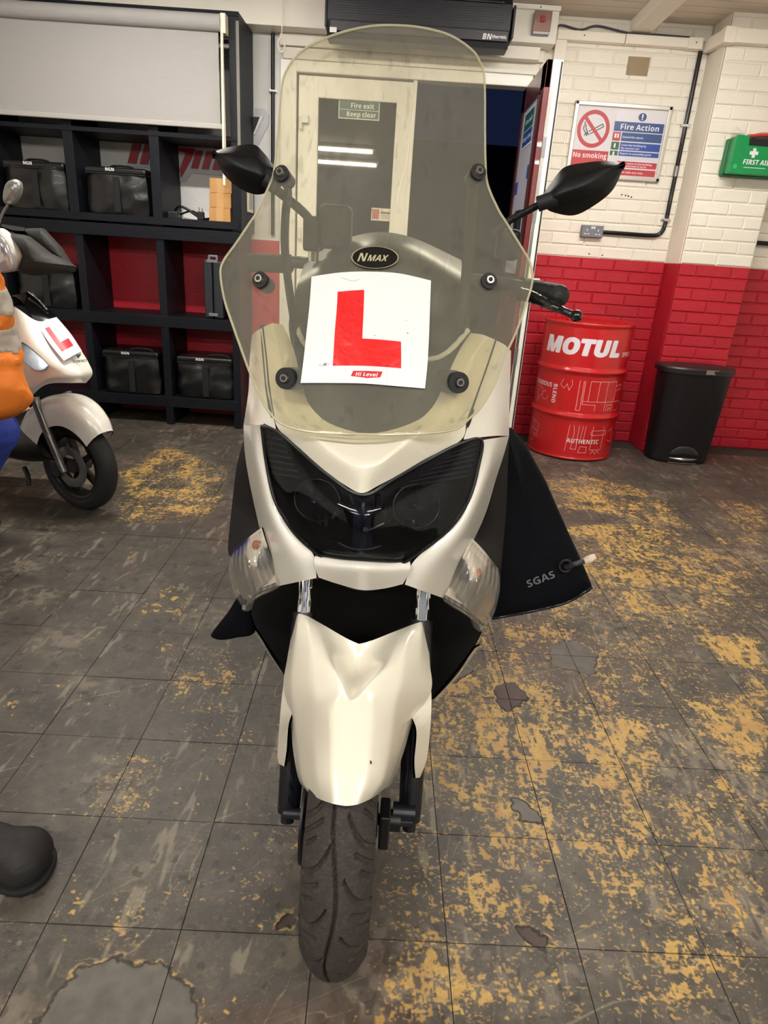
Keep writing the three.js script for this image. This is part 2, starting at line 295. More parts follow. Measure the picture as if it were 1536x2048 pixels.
    for (const [brown, p] of chips) {
      if (Math.abs(x - p[0][0]) > 0.5 || Math.abs(z - p[0][1]) > 0.5) continue;
      const d = polyDist(p, x, z) + 0.012 * (fbm(x * 60, z * 60, 3) - 0.5) * 2;
      if (d > -0.012) {
        const lip = sstep(-0.004, -0.001, d) * (1 - sstep(0.001, 0.004, d)), rim = sstep(-0.012, -0.003, d) * (1 - sstep(-0.001, 0.002, d)) * sstep(0.4, 0.62, n2), inn = sstep(-0.001, 0.002, d);
        c = c.map((v, q) => lerp(v, [200, 168, 100][q], rim * 0.8));
        c = c.map((v, q) => lerp(v, (brown ? [70, 52, 46] : [92, 87, 80])[q] * (0.85 + 0.3 * dirt), inn));
        c = c.map((v, q) => lerp(v, [38, 33, 29][q], lip * 0.75)); e = lerp(e, 0.12 + 0.12 * dirt, inn);
      }
    }
    bump[j * w + i] = clamp(e) * 255;
    return c;
  });
  const bt = dataTex(w >> 1, h >> 1, (i, j) => { const v = bump[j * 2 * w + i * 2]; return [v, v, v]; }, false);
  for (const t of [map, bt]) t.wrapS = t.wrapT = THREE.ClampToEdgeWrapping;
  return { mat: new THREE.MeshStandardMaterial({ map, bumpMap: bt, bumpScale: 0.004, roughness: 0.52 }), x0, x1, z0, z1 };
}
const nearFloor = floorMaps(-1.75, 1.95, -2.45, -0.2, 2048, 1244), farFloor = floorMaps(-3.5, 3.5, -4.95, 2.9, 1280, 1436);
const floor = struct('floor', 'grey vinyl tile floor with worn yellow paint');
part(floor, 'screed', boxTo(-3.4, 3.4, -0.12, -0.003, -8.8, 2.8), mat(0x39332d, 0.9));
{
  const rest = [], list = [];
  for (let a = -15; a < 15; a++) for (let b = -21; b < 13; b++) {
    const [cx, cz] = fromTile(a + 0.5, b + 0.5);
    if (cx < -3.2 || cx > 3.2 || cz < -4.72 || cz > 2.6) continue;
    const d = new THREE.Vector3(cx, -1.2, cz), dep = d.y * -0.36534 + d.z * -0.93087;
    const rx = d.x * 0.99774 + d.y * 0.0625 + d.z * -0.0246, uy = d.x * -0.0671 + d.y * 0.9288 + d.z * -0.3645;
    const seen = dep > 0.3 && Math.abs(rx / dep) < 0.66 && Math.abs(uy / dep) < 0.95;
    list.push({ cx, cz, a, b, seen, far: -cz });
  }
  list.sort((p, q) => (q.seen - p.seen) || (p.far - q.far));
  list.forEach((t, i) => {
    const g = new THREE.BoxGeometry(TILE - 0.0022, 0.02, TILE - 0.0022); g.rotateY(TURN + (rnd() - 0.5) * 0.004); g.translate(t.cx, -0.01 - rnd() * 0.0012, t.cz);
    const use = t.cx > -1.6 && t.cx < 1.8 && t.cz > -2.3 && t.cz < -0.34 ? nearFloor : farFloor, p = g.attributes.position, uv = g.attributes.uv;
    for (let k = 0; k < p.count; k++) uv.setXY(k, (p.getX(k) - use.x0) / (use.x1 - use.x0), (p.getZ(k) - use.z0) / (use.z1 - use.z0));
    if (i < 300 && t.seen) part(floor, 'tile', g, use.mat); else rest.push(g);
  });
  const r = part(floor, 'tile_field', rest, farFloor.mat); r.userData.kind = 'stuff';
}
// brick walls
function brickGeo(w, h, d) {                                    // chamfered front, back open in the mortar
  const c = 0.006, x = w / 2, y = h / 2, q = [];
  const F = [[-x + c, -y + c, d], [x - c, -y + c, d], [x - c, y - c, d], [-x + c, y - c, d]], R = [[-x, -y, d - c], [x, -y, d - c], [x, y, d - c], [-x, y, d - c]], B = R.map((p) => [p[0], p[1], 0]);
  const quad = (a, b, e, f) => q.push(a, b, e, a, e, f);
  quad(...F); for (let i = 0; i < 4; i++) { const j = (i + 1) % 4; quad(R[i], R[j], F[j], F[i]); quad(B[i], B[j], R[j], R[i]); }
  const g = new THREE.BufferGeometry(); g.setAttribute('position', new THREE.Float32BufferAttribute(q.flat(), 3)); g.computeVertexNormals();
  return g;
}
const COURSE = 0.0744, BRICK = 0.228, REDTOP = 17 * COURSE;
function brickWall(o, x0, x1, y1, z, phase = 0) {
  const n = Math.ceil(y1 / COURSE);
  part(o, 'mortar', boxTo(x0, x1, 0, REDTOP, z - 0.02, z), M.redWall[1]); part(o, 'mortar', boxTo(x0, x1, REDTOP, y1, z - 0.02, z), M.whiteWall[1]);
  for (let j = 0; j < n; j++) {
    let x = x0 - ((j + phase) % 2) * BRICK / 2 - 0.001; const y = (j + 0.5) * COURSE, h = Math.min(COURSE, y1 - j * COURSE);
    if (h < 0.03) continue;
    while (x < x1 - 0.02) {
      const a = Math.max(x, x0), b = Math.min(x + BRICK, x1); x += BRICK; if (b - a < 0.02) continue;
      const g = brickGeo(b - a - 0.005, h - 0.006, 0.0065 + rnd() * 0.003); g.rotateZ((rnd() - 0.5) * 0.006); g.translate((a + b) / 2, j * COURSE + h / 2 + (rnd() - 0.5) * 0.002, z);
      const p = g.attributes.position, uv = []; for (let k = 0; k < p.count; k++) uv.push(p.getX(k) * 2.2, p.getY(k) * 2.2); g.setAttribute('uv', new THREE.Float32BufferAttribute(uv, 2));
      part(o, 'brick', g, (j < 17 ? M.redWall : M.whiteWall)[Math.floor(rnd() * 3)]);
    }
  }
}
const wallBack = struct('wall_back', 'painted brick wall, white above and red below, beside the door');
brickWall(wallBack, 0.78, 1.81, CEILING, WALL);
const wallPier = struct('wall_pier', 'painted brick pier behind the pedal bin');
brickWall(wallPier, 1.815, 2.27, CEILING, PIL, 1);
part(wallPier, 'pier_core', boxTo(1.812, 2.272, REDTOP, CEILING, PIL - 0.02, WALL - 0.2), M.whiteWall[1]); part(wallPier, 'pier_core', boxTo(1.812, 2.272, 0, REDTOP, PIL - 0.02, WALL - 0.2), M.redWall[1]);
const wallFar = struct('wall_right_bay', 'painted brick wall right of the pier');
brickWall(wallFar, 2.275, 3.2, CEILING, WALL - 0.03);
part(wallFar, 'core', boxTo(2.27, 3.4, 0, CEILING, WALL - 0.05, WALL - 0.25), M.whiteWall[1]);
part(wallBack, 'core', [boxTo(0.78, 1.9, 0, CEILING, WALL - 0.02, WALL - 0.25), boxTo(-0.80, 0.80, 2.28, CEILING + 0.02, WALL - 0.02, WALL - 0.25)], M.whiteWall[1]);
const stain = part(wallBack, 'bare_patch', box(1.39, 2.385, WALL + 0.0075, 0.135, 0.1, 0.003), mat(0xa18f74, 0.9, { bumpMap: grainBump, bumpScale: 0.002 }), 'bare brown patch where paint is missing');
for (const [sx, sy] of [[1.43, 1.665], [1.455, 1.662], [1.475, 1.66], [1.495, 1.655], [1.28, 1.29], [1.37, 1.287]]) part(wallBack, 'screw_hole', cyl([sx, sy, WALL + 0.008], [0, 0, 1], 0.005, 0.003, { seg: 8 }), M.mattBlack);
const wallLeftBay = struct('wall_back_left', 'plastered wall behind the shelving, white above and red below');
part(wallLeftBay, 'plaster', boxTo(-3.4, -0.80, 1.24, CEILING + 0.02, WALL, WALL - 0.25), mat(0xdcdad6, 0.5, { bumpMap: paintBump, bumpScale: 0.0015 }));
part(wallLeftBay, 'red_plaster', boxTo(-3.4, -0.80, 0, 1.24, WALL, WALL - 0.25), M.redWall[0]);
for (const [n, x, l] of [['wall_left', -3.4, 'white wall left of the shelving'], ['wall_right', 3.2, 'white wall at the far right']]) { const o = struct(n, l); part(o, 'plaster', boxTo(x, x + Math.sign(x) * 0.15, 0, CEILING, WALL - 0.2, 2.9), M.whiteWall[0]); }
{ const o = struct('wall_front', 'unseen wall behind the viewer, made dark to keep reflections dark'); part(o, 'added_dark_face', boxTo(-3.5, 3.4, 0, CEILING, 2.8, 2.95), mat(0x2a2d35, 0.5)); }  // unseen; dark face added so chrome and lens mirror little light
// ceiling of painted boards
const ceiling = struct('ceiling', 'painted board ceiling');
part(ceiling, 'deck', boxTo(-3.5, 3.4, CEILING + 0.012, CEILING + 0.1, WALL - 0.25, 2.95), M.ceiling);
for (let k = 0; k < 8; k++) part(ceiling, 'board', boxTo(-3.4, 3.2, CEILING, CEILING + 0.014, WALL + 0.002 + k * 0.1, WALL + 0.096 + k * 0.1, 0.003), M.ceiling);
part(ceiling, 'board_field', boxTo(-3.4, 3.2, CEILING, CEILING + 0.014, WALL + 0.802, 2.8), M.ceiling);
{ const o = struct('trim_1', 'boxed white batten on the ceiling'); part(o, 'batten', boxTo(1.30, 1.42, CEILING - 0.07, CEILING, WALL, -2.2, 0.004), M.whitePaint); }
// lamps
for (const [x, z] of LAMPS) {
  const o = thing('fluorescent_batten', `white tube ceiling batten ${x < 0 ? 'left' : 'right'} of the bike, ${z < -2 ? 'near the door wall' : z < 1.5 ? 'above the viewer' : 'behind the viewer'}`, 'ceiling light', [x, CEILING, z], 'ceiling tube battens');
  part(o, 'housing', boxTo(x - 0.78, x + 0.78, CEILING - 0.05, CEILING, z - 0.06, z + 0.06, 0.006), M.whitePaint);
  const tm = new THREE.MeshStandardMaterial({ color: 0xffffff, emissive: LAMP_COLOUR, emissiveIntensity: TUBE_GLOW });
  part(o, 'tube', cyl([x, CEILING - 0.072, z], [1, 0, 0], 0.014, 1.48, { seg: 12 }), tm);
  const l = new THREE.RectAreaLight(LAMP_COLOUR, LAMP_POWER, 1.48, 0.05); l.position.set(0, -0.092, 0); l.rotation.x = -Math.PI / 2; l.castShadow = true; o.add(l);
}


// ---------------------------------------------------------------- doors and what surrounds them
{
  const d = struct('door_1', 'white glazed door, closed, seen through the windscreen');
  const f = (x0, x1, y0, y1, z0 = WALL - 0.01, z1 = WALL - 0.07, r = 0.006) => boxTo(x0, x1, y0, y1, z0, z1, r);
  part(d, 'frame', [f(-0.84, -0.735, 0, 2.3, WALL + 0.012, WALL - 0.1), f(-0.74, 0.80, 2.235, 2.3, WALL + 0.012, WALL - 0.1), f(0.745, 0.80, 0, 2.3, WALL + 0.012, WALL - 0.1)], M.upvc);
  part(d, 'leaf', [f(-0.725, -0.595, 0.02, 2.225), f(-0.095, 0.018, 0.02, 2.225), f(-0.6, -0.09, 2.105, 2.225), f(-0.6, -0.09, 0.02, 0.25), f(-0.6, -0.09, 0.95, 1.08)], M.upvc);
  part(d, 'glass_pane', [boxTo(-0.6, -0.09, 1.07, 2.11, WALL - 0.035, WALL - 0.041), boxTo(-0.6, -0.09, 0.24, 0.96, WALL - 0.035, WALL - 0.041)], phys(0x0d1016, 0.03, { clearcoat: 1 }), 'dark glass with night behind it');
  part(d, 'meeting_stile', boxTo(0.005, 0.03, 0.02, 2.235, WALL - 0.004, WALL - 0.075, 0.004), M.upvc);
  const h = part(d, 'hinge', boxTo(-0.70, -0.655, 1.955, 2.0, WALL + 0.022, WALL - 0.012, 0.004), M.upvc); part(d, 'hinge', cyl([-0.705, 1.955, WALL + 0.016], [0, 1, 0], 0.011, 0.07), M.upvc);
  part(d, 'hinge', cyl([-0.705, 1.30, WALL + 0.016], [0, 1, 0], 0.011, 0.07), M.upvc);
  const sg = canvasTex(512, 200, (c, w, hh) => { c.fillStyle = '#e9e9df'; c.fillRect(0, 0, w, hh); c.fillStyle = '#2d4f43'; c.fillRect(10, 10, w - 20, hh - 20); c.fillStyle = '#e9e9df'; c.fillRect(10, 98, w - 20, 5); c.font = 'bold 74px sans-serif'; c.textAlign = 'center'; c.fillText('Fire exit', w / 2 + 40, 80); c.fillText('Keep clear', w / 2 + 30, 172); });
  part(d, 'fire_exit_sticker', box(-0.335, 2.055, WALL - 0.032, 0.265, 0.105, 0.002), mat(0xffffff, 0.35, { map: sg }), 'green and white fire exit keep clear sticker');
  const ds = canvasTex(256, 150, (c, w, hh) => { c.fillStyle = '#e6dccb'; c.fillRect(0, 0, w, hh); c.fillStyle = '#b86a5e'; c.fillRect(10, 15, 90, 120); c.fillStyle = '#6b655c'; c.fillRect(125, 40, 115, 26); for (let k = 0; k < 3; k++) c.fillRect(125, 80 + k * 18, 110, 6); });
  part(d, 'notice_sticker', box(-0.155, 1.45, WALL - 0.032, 0.135, 0.078, 0.002), mat(0xffffff, 0.5, { map: ds }));
}
{
  // inward-opening leaf: maroon outside, white inside, standing square to the wall
  const d = struct('door_2', 'open door leaf with maroon outer face and white edge');
  const xL = 0.70, xR = 0.785, z0 = WALL + 0.02, z1 = -4.10;
  const leaf = (y0, y1, za, zb) => [boxTo(xL, xL + 0.03, y0, y1, za, zb, 0.003)];
  part(d, 'outer_face', [...leaf(0.02, 2.21, z0, z0 + 0.11), ...leaf(0.02, 2.21, z1 - 0.12, z1), ...leaf(2.08, 2.21, z0, z1), ...leaf(0.02, 0.25, z0, z1), ...leaf(1.02, 1.13, z0, z1)], M.maroon);
  part(d, 'bead', [boxTo(xL - 0.006, xL + 0.004, 1.125, 1.14, z0 + 0.1, z1 - 0.11), boxTo(xL - 0.006, xL + 0.004, 2.07, 2.085, z0 + 0.1, z1 - 0.11), boxTo(xL - 0.006, xL + 0.004, 1.13, 2.08, z0 + 0.1, z0 + 0.115), boxTo(xL - 0.006, xL + 0.004, 1.13, 2.08, z1 - 0.125, z1 - 0.11)], mat(0x3d1214, 0.4));
  part(d, 'inner_face', boxTo(xL + 0.03, xR, 0.02, 2.21, z0, z1 + 0.004, 0.004), M.upvc);
  part(d, 'lock_strip', boxTo(xL + 0.032, xL + 0.048, 0.1, 2.16, z1, z1 + 0.008), M.steel); part(d, 'edge_seal', boxTo(xR - 0.012, xR - 0.004, 0.03, 2.2, z1, z1 + 0.009), M.mattBlack);
  for (const y of [1.75, 1.42, 0.95, 0.62]) part(d, 'keep', boxTo(xL + 0.03, xL + 0.05, y, y + 0.1, z1 + 0.006, z1 + 0.012), M.alloy);
  part(d, 'glass_pane', boxTo(xL + 0.004, xL + 0.012, 1.13, 2.08, z0 + 0.1, z1 - 0.11), mat(0xcfcddd, 0.35), 'glass with the reflection of the lit room put into its pale colour');  // opaque pale colour stands in for the lit room mirrored in the glass
  part(d, 'lower_panel', boxTo(xL + 0.004, xL + 0.02, 0.24, 1.03, z0 + 0.1, z1 - 0.11), M.maroon);
  const st = canvasTex(256, 256, (c, w, h) => { c.fillStyle = '#dfe6ea'; c.fillRect(0, 0, w, h); c.fillStyle = '#275f66'; c.fillRect(14, 14, w - 28, 120); c.fillStyle = '#2c4f9c'; c.fillRect(14, 140, w - 28, 100); c.fillStyle = '#e8eef0'; c.font = 'bold 44px sans-serif'; c.textAlign = 'center'; c.fillText('Fire exit', w / 2, 90); c.fillText('Keep clear', w / 2, 205); });
  const s = new THREE.PlaneGeometry(0.34, 0.2); part(d, 'fire_exit_sticker', facing(new THREE.BoxGeometry(0.34, 0.2, 0.002), [xL + 0.002, 1.95, -4.48], [0, 0, 1], [-1, 0, 0]), mat(0xffffff, 0.4, { map: st }));
  part(d, 'blue_sticker', [facing(new THREE.BoxGeometry(0.09, 0.07, 0.002), [xL + 0.002, 1.64, -4.66], [0, 0, 1], [-1, 0, 0]), facing(new THREE.BoxGeometry(0.09, 0.07, 0.002), [xL + 0.002, 1.70, -4.28], [0, 0, 1], [-1, 0, 0])], mat(0x3550a8, 0.5));
  part(d, 'letter_plate', facing(new RoundedBoxGeometry(0.16, 0.2, 0.02, 2, 0.008), [xL - 0.006, 1.40, -4.40], [0, 0, 1], [-1, 0, 0]), M.mattBlack);
  const hd = part(d, 'door_handle', [cyl([xR + 0.02, 1.115, -4.16], [1, 0, 0], 0.012, 0.05), rod([[xR + 0.04, 1.115, -4.16], [xR + 0.045, 1.112, -4.24]], 0.011), cyl([xR + 0.004, 1.08, -4.16], [1, 0, 0], 0.02, 0.008)], M.steel);
}
{ // white header boards over the doorway and the heater
  const t = struct('trim_2', 'white boxed header above the doorway');
  part(t, 'header_board', boxTo(-3.35, 0.835, 2.43, CEILING, WALL + 0.16, WALL, 0.004), M.whitePaint);
  part(t, 'header_board', boxTo(-0.84, 0.80, 2.365, 2.43, WALL + 0.04, WALL, 0.004), M.whitePaint);
  part(t, 'header_board', boxTo(-0.82, 0.78, 2.30, 2.362, WALL + 0.022, WALL, 0.004), M.whitePaint);
  part(t, 'cover_strip', boxTo(-1.0, 0.84, CEILING - 0.028, CEILING - 0.002, WALL + 0.172, WALL + 0.158, 0.003), M.whitePaint);
  for (let k = 0; k < 8; k++) part(t, 'screw', cyl([-0.75 + k * 0.21, CEILING - 0.015, WALL + 0.173], [0, 0, 1], 0.004, 0.003, { seg: 8 }), M.darkMetal);
  part(t, 'back_box', boxTo(0.3, 0.76, 2.36, 2.432, WALL + 0.10, WALL, 0.004), M.whitePaint);
  const a = struct('wall_outside', 'dark yard wall beyond the open door at night'); part(a, 'yard_wall', boxTo(-2.5, 4.5, 0, 2.45, -8.6, -8.8), mat(0x14161e, 0.9));
}
{ // air curtain heater
  const z = WALL + 0.165, o = thing('air_curtain_heater', 'long black slotted air curtain heater above the doorway', 'heater', [0.02, 2.36, z]);
  const prof = [[z, 2.36], [z, 2.6], [z + 0.10, 2.605], [z + 0.15, 2.56], [z + 0.15, 2.44], [z + 0.12, 2.36]];
  const sh = new THREE.Shape(prof.map((p) => new THREE.Vector2(p[0], p[1])));
  const g = new THREE.ExtrudeGeometry(sh, { depth: 1.05, bevelEnabled: true, bevelSize: 0.004, bevelThickness: 0.004, bevelSegments: 1 }); g.rotateY(-Math.PI / 2); g.scale(1, 1, 1);
  // profile lay in (z, y): turn so that extrusion runs along x
  const p = g.attributes.position; for (let i = 0; i < p.count; i++) { const x = p.getX(i), zz = p.getZ(i); p.setXYZ(i, x + 0.535, p.getY(i), zz); } g.computeVertexNormals();
  const casing = part(o, 'casing', g, M.darkMetal);
  for (let r = 0; r < 9; r++) part(casing, 'grille_slat', boxTo(-0.46, 0.49, 2.475 + r * 0.0115, 2.480 + r * 0.0115, z + 0.148, z + 0.157), mat(0x2a2930, 0.4));
  for (let k = 0; k < 11; k++) part(casing, 'grille_bar', boxTo(-0.45 + k * 0.093, -0.446 + k * 0.093, 2.47, 2.575, z + 0.148, z + 0.155), mat(0x2a2930, 0.4));
  for (const x of [-0.53, 0.545]) part(o, 'end_cap', boxTo(x, x + 0.014, 2.40, 2.56, z + 0.01, z + 0.162, 0.005), M.blackPlastic);
  part(o, 'lower_panel', boxTo(-0.5, 0.53, 2.385, 2.462, z + 0.13, z + 0.152, 0.003), mat(0x24232a, 0.4));
  part(o, 'maker_lettering', text('BN', 0.028, 0.001, 0.15).translate(0.41, 2.405, z + 0.1525), M.whiteInk); part(o, 'maker_lettering', text('thermic', 0.016, 0.001).translate(0.48, 2.407, z + 0.1525), M.whiteInk);
  part(o, 'control_window', boxTo(-0.50, -0.46, 2.375, 2.40, z + 0.148, z + 0.155), M.whiteInk);
}
{ // isolator switch, pull cord, cables
  const z = WALL + 0.16, o = thing('isolator_switch', 'small metal switch with red rocker right of the heater', 'switch', [0.735, 2.53, z]);
  part(o, 'back_box', boxTo(0.685, 0.785, 2.465, 2.575, z, z + 0.035, 0.004), M.alloy); part(o, 'face_plate', boxTo(0.683, 0.787, 2.48, 2.58, z + 0.035, z + 0.04, 0.002), mat(0x8e6f66, 0.25, { metalness: 0.7 }));
  part(o, 'rocker', boxTo(0.722, 0.748, 2.525, 2.555, z + 0.04, z + 0.048, 0.003), mat(0xa02a20, 0.3)); for (const x of [0.697, 0.773]) part(o, 'screw', cyl([x, 2.53, z + 0.041], [0, 0, 1], 0.005, 0.003, { seg: 10 }), M.chrome);
  const c = thing('pull_cord', 'thin white pull cord hanging from the ceiling, tied in a loop', 'cord', [-0.80, 2.3, WALL + 0.2]);
  const zc = WALL + 0.2; part(c, 'cord', rod([[-0.79, CEILING, zc], [-0.795, 2.45, zc], [-0.80, 2.36, zc]], 0.003), M.cream);
  const lp = []; for (let k = 0; k <= 16; k++) { const a = k / 16 * Math.PI * 2; lp.push([-0.80 + 0.02 * Math.sin(a), 2.325 + 0.036 * Math.cos(a), zc]); } part(c, 'loop', rod(lp, 0.005, { n: 40 }), M.cream);
  const q = thing('vertical_conduit', 'black cable conduit running up the wall left of the white door', 'conduit', [-0.885, 0, WALL]);
  part(q, 'pipe', cyl([-0.885, 1.85, WALL + 0.015], [0, 1, 0], 0.012, 1.15), M.blackPlastic); part(q, 'saddle', box(-0.885, 2.12, WALL + 0.012, 0.05, 0.016, 0.03, 0.004), M.chrome);
}
{ // trunking along the wall and round the pier
  const o = thing('cable_trunking', 'white cable trunking along the top of the brick wall', 'trunking', [1.3, 2.5, WALL]);
  part(o, 'run', boxTo(0.86, 1.27, 2.485, 2.535, WALL + 0.008, WALL + 0.062, 0.003), M.trunking); part(o, 'run', boxTo(1.274, 1.66, 2.485, 2.535, WALL + 0.008, WALL + 0.062, 0.003), M.trunking);
  part(o, 'corner_box', boxTo(1.655, 1.74, 2.480, 2.54, WALL + 0.008, WALL + 0.068, 0.003), M.trunking);
  const o2 = thing('pier_trunking', 'white cable trunking bending round the pier top', 'trunking', [2.0, 2.5, PIL]);
  part(o2, 'angle_piece', slab([[1.765, 2.47, WALL + 0.04], [1.80, 2.47, WALL + 0.04], [1.83, 2.47, PIL + 0.05], [1.79, 2.47, PIL + 0.03]], 0.07, [0, 1, 0], true), M.trunking);
  part(o2, 'run', boxTo(1.79, 2.27, 2.46, 2.53, PIL + 0.008, PIL + 0.06, 0.003), M.trunking); part(o2, 'joint_cover', boxTo(1.765, 1.83, 2.455, 2.535, PIL + 0.004, PIL + 0.066, 0.003), M.trunking);
  part(o, 'down_piece', boxTo(0.855, 0.925, 2.38, 2.53, WALL + 0.008, WALL + 0.05, 0.003), M.trunking);
  for (const [x, z] of [[1.02, WALL + 0.063], [1.70, WALL + 0.069]]) part(o, 'screw', cyl([x, 2.512, z], [0, 0, 1], 0.004, 0.003, { seg: 8 }), M.darkMetal);
  const c = thing('loose_cable', 'dark cable sagging along the top of the trunking', 'cable', [1.2, 2.55, WALL]);
  part(c, 'cable', rod([[0.84, 2.44, WALL + 0.03], [0.855, 2.5, WALL + 0.02], [0.87, 2.565, WALL + 0.02], [1.0, 2.55, WALL + 0.02], [1.1, 2.575, WALL + 0.02], [1.3, 2.55, WALL + 0.02], [1.5, 2.55, WALL + 0.02], [1.7, 2.548, WALL + 0.02]], 0.006), mat(0x4a4c55, 0.5));
}
{ // socket and its conduit
  const o = thing('wall_socket', 'grey metal double socket on the white brick', 'socket', [1.265, 1.43, WALL]);
  part(o, 'back_box', boxTo(1.195, 1.34, 1.392, 1.468, WALL + 0.006, WALL + 0.045, 0.005), M.greyPlastic); const fp = part(o, 'face_plate', boxTo(1.197, 1.338, 1.395, 1.465, WALL + 0.044, WALL + 0.05, 0.003), mat(0x777a83, 0.45));
  for (const s of [-1, 1]) { const h = []; for (const [dx, dy, w, hh] of [[0, 0.012, 0.006, 0.012], [-0.011, -0.012, 0.012, 0.006], [0.011, -0.012, 0.012, 0.006]]) h.push(box(1.2675 + s * 0.037 + dx, 1.425 + dy, WALL + 0.0505, w, hh, 0.002)); part(fp, 'socket_outlet', h, M.whiteInk); }
  part(fp, 'rocker', [box(1.26, 1.452, WALL + 0.052, 0.012, 0.016, 0.005, 0.002), box(1.275, 1.452, WALL + 0.052, 0.012, 0.016, 0.005, 0.002)], M.whiteInk);
  const c = thing('socket_conduit', 'black conduit from the double socket up to the trunking', 'conduit', [1.7, 1.43, WALL]);
  part(c, 'pipe', rod([[1.34, 1.43, WALL + 0.022], [1.5, 1.43, WALL + 0.022], [1.66, 1.43, WALL + 0.022], [1.725, 1.445, WALL + 0.022], [1.748, 1.51, WALL + 0.022], [1.75, 1.7, WALL + 0.022], [1.752, 2.1, WALL + 0.022], [1.752, 2.48, WALL + 0.022]], 0.0135, { seg: 14 }), phys(0x0f0f11, 0.25, {}));
  for (const [x, y] of [[1.752, 2.08], [1.749, 1.53]]) part(c, 'saddle', [box(x, y, WALL + 0.024, 0.036, 0.018, 0.034, 0.006), box(x - 0.024, y, WALL + 0.012, 0.02, 0.016, 0.008, 0.003), box(x + 0.024, y, WALL + 0.012, 0.02, 0.016, 0.008, 0.003)], M.chrome);
  part(c, 'coupling', cyl([1.75, 1.82, WALL + 0.022], [0, 1, 0], 0.016, 0.06), M.alloy);
  const b = thing('bay_conduit', 'black conduit end on the wall right of the pier', 'conduit', [2.5, 1.435, WALL]);
  part(b, 'pipe', cyl([2.62, 1.43, WALL + 0.0], [1, 0, 0], 0.014, 0.5), M.blackPlastic);
}
{ // framed safety notices
  const x0 = 1.035, x1 = 1.65, y0 = 1.75, y1 = 2.18, z = WALL + 0.008;
  const o = thing('notice_frame', 'silver framed no smoking and fire action notices on the brick wall', 'sign', [1.34, 1.75, z]);
  const bk = part(o, 'backing', boxTo(x0 + 0.01, x1 - 0.01, y0 + 0.01, y1 - 0.01, z, z + 0.012), M.whiteInk);
  part(o, 'frame', [boxTo(x0, x1, y1 - 0.025, y1, z, z + 0.024, 0.005), boxTo(x0, x1, y0, y0 + 0.025, z, z + 0.024, 0.005), boxTo(x0, x0 + 0.025, y0, y1, z, z + 0.024, 0.005), boxTo(x1 - 0.025, x1, y0, y1, z, z + 0.024, 0.005)], mat(0xcfccc4, 0.35, { metalness: 0.5 }));
  const ns = canvasTex(512, 760, (c, w, h) => {
    c.fillStyle = '#e6e2e6'; c.fillRect(0, 0, w, h); c.strokeStyle = '#c2333f'; c.lineWidth = 50; c.beginPath(); c.arc(250, 245, 200, 0, 7); c.stroke();
    c.save(); c.translate(255, 250); c.rotate(-0.5); c.fillStyle = '#33323a'; c.fillRect(-70, -12, 210, 12); c.fillRect(-70, 22, 210, 12); c.fillRect(128, -12, 12, 46); c.fillRect(-95, -12, 14, 46); c.fillRect(-118, -12, 14, 46); c.restore();
    c.strokeStyle = '#33323a'; c.lineWidth = 12; c.beginPath(); c.moveTo(140, 330); c.bezierCurveTo(170, 260, 90, 280, 120, 215); c.bezierCurveTo(140, 190, 110, 190, 128, 165); c.stroke(); c.beginPath(); c.moveTo(165, 320); c.bezierCurveTo(190, 250, 120, 250, 150, 200); c.stroke();
    c.strokeStyle = '#c2333f'; c.lineWidth = 46; c.beginPath(); c.moveTo(112, 105); c.lineTo(390, 385); c.stroke();
    c.fillStyle = '#c4353f'; c.fillRect(0, 500, w, 260); c.fillStyle = '#f0ecec'; c.font = 'bold 84px sans-serif'; c.textAlign = 'center'; c.fillText('No smoking', w / 2, 590);
  });
  part(bk, 'no_smoking_notice', box(1.175, 1.965, z + 0.013, 0.235, 0.36, 0.002), mat(0xffffff, 0.4, { map: ns }), 'no smoking notice with red ring');
  const fa = canvasTex(560, 760, (c, w, h) => {
    c.fillStyle = '#e4e2e8'; c.fillRect(0, 0, w, h); c.fillStyle = '#2b4788'; c.beginPath(); c.arc(300, 62, 46, 0, 7); c.fill(); c.fillStyle = '#fff'; c.fillRect(293, 28, 14, 46); c.fillRect(293, 82, 14, 14);
    const tx = (s, x, y, sz) => { c.fillStyle = '#eef0f6'; c.font = `bold ${sz}px sans-serif`; c.textAlign = 'left'; c.fillText(s, x, y); };
    c.fillStyle = '#31508f'; c.fillRect(0, 125, w, 110); c.fillStyle = '#f1f2f7'; c.font = 'bold 86px sans-serif'; c.textAlign = 'center'; c.fillText('Fire Action', w / 2 + 10, 212);
    const rows = [['#c23a44', '#35568f', 245, 105, 'Sound the alarm', ''], ['#2f6a45', '#2f51a4', 358, 95, 'Leave the building by', 'the nearest exit'], ['#2f6a45', '#2f51a4', 460, 60, 'Report to assembly point', ''], ['#e4e2e8', '#dcdde6', 522, 45, '', ''], ['#e4e2e8', '#c23a44', 575, 80, 'Do not return to the building', 'until authorised to do so'], ['#e4e2e8', '#c23a44', 665, 80, 'Do not take any risks', '']];
    for (const [a, b, y, hh, s1, s2] of rows) { c.fillStyle = a; c.fillRect(0, y, 88, hh - 6); c.fillStyle = b; c.fillRect(100, y, w - 100, hh - 6); if (s2) { tx(s1, 112, y + hh * 0.42, 28); tx(s2, 112, y + hh * 0.8, 28); } else tx(s1, 112, y + hh * 0.6, 30); }
    c.fillStyle = '#f0f0f4'; for (const [x, y] of [[20, 262], [50, 262], [30, 375], [30, 470]]) c.fillRect(x, y, 20, 50);
  });
  part(bk, 'fire_action_notice', box(1.46, 1.955, z + 0.013, 0.315, 0.375, 0.002), mat(0xffffff, 0.3, { map: fa }), 'blue and red fire action notice');
  part(o, 'cover_sheet', boxTo(x0 + 0.02, x1 - 0.02, y0 + 0.02, y1 - 0.02, z + 0.018, z + 0.0195), M.glass, 'clear cover sheet');
}
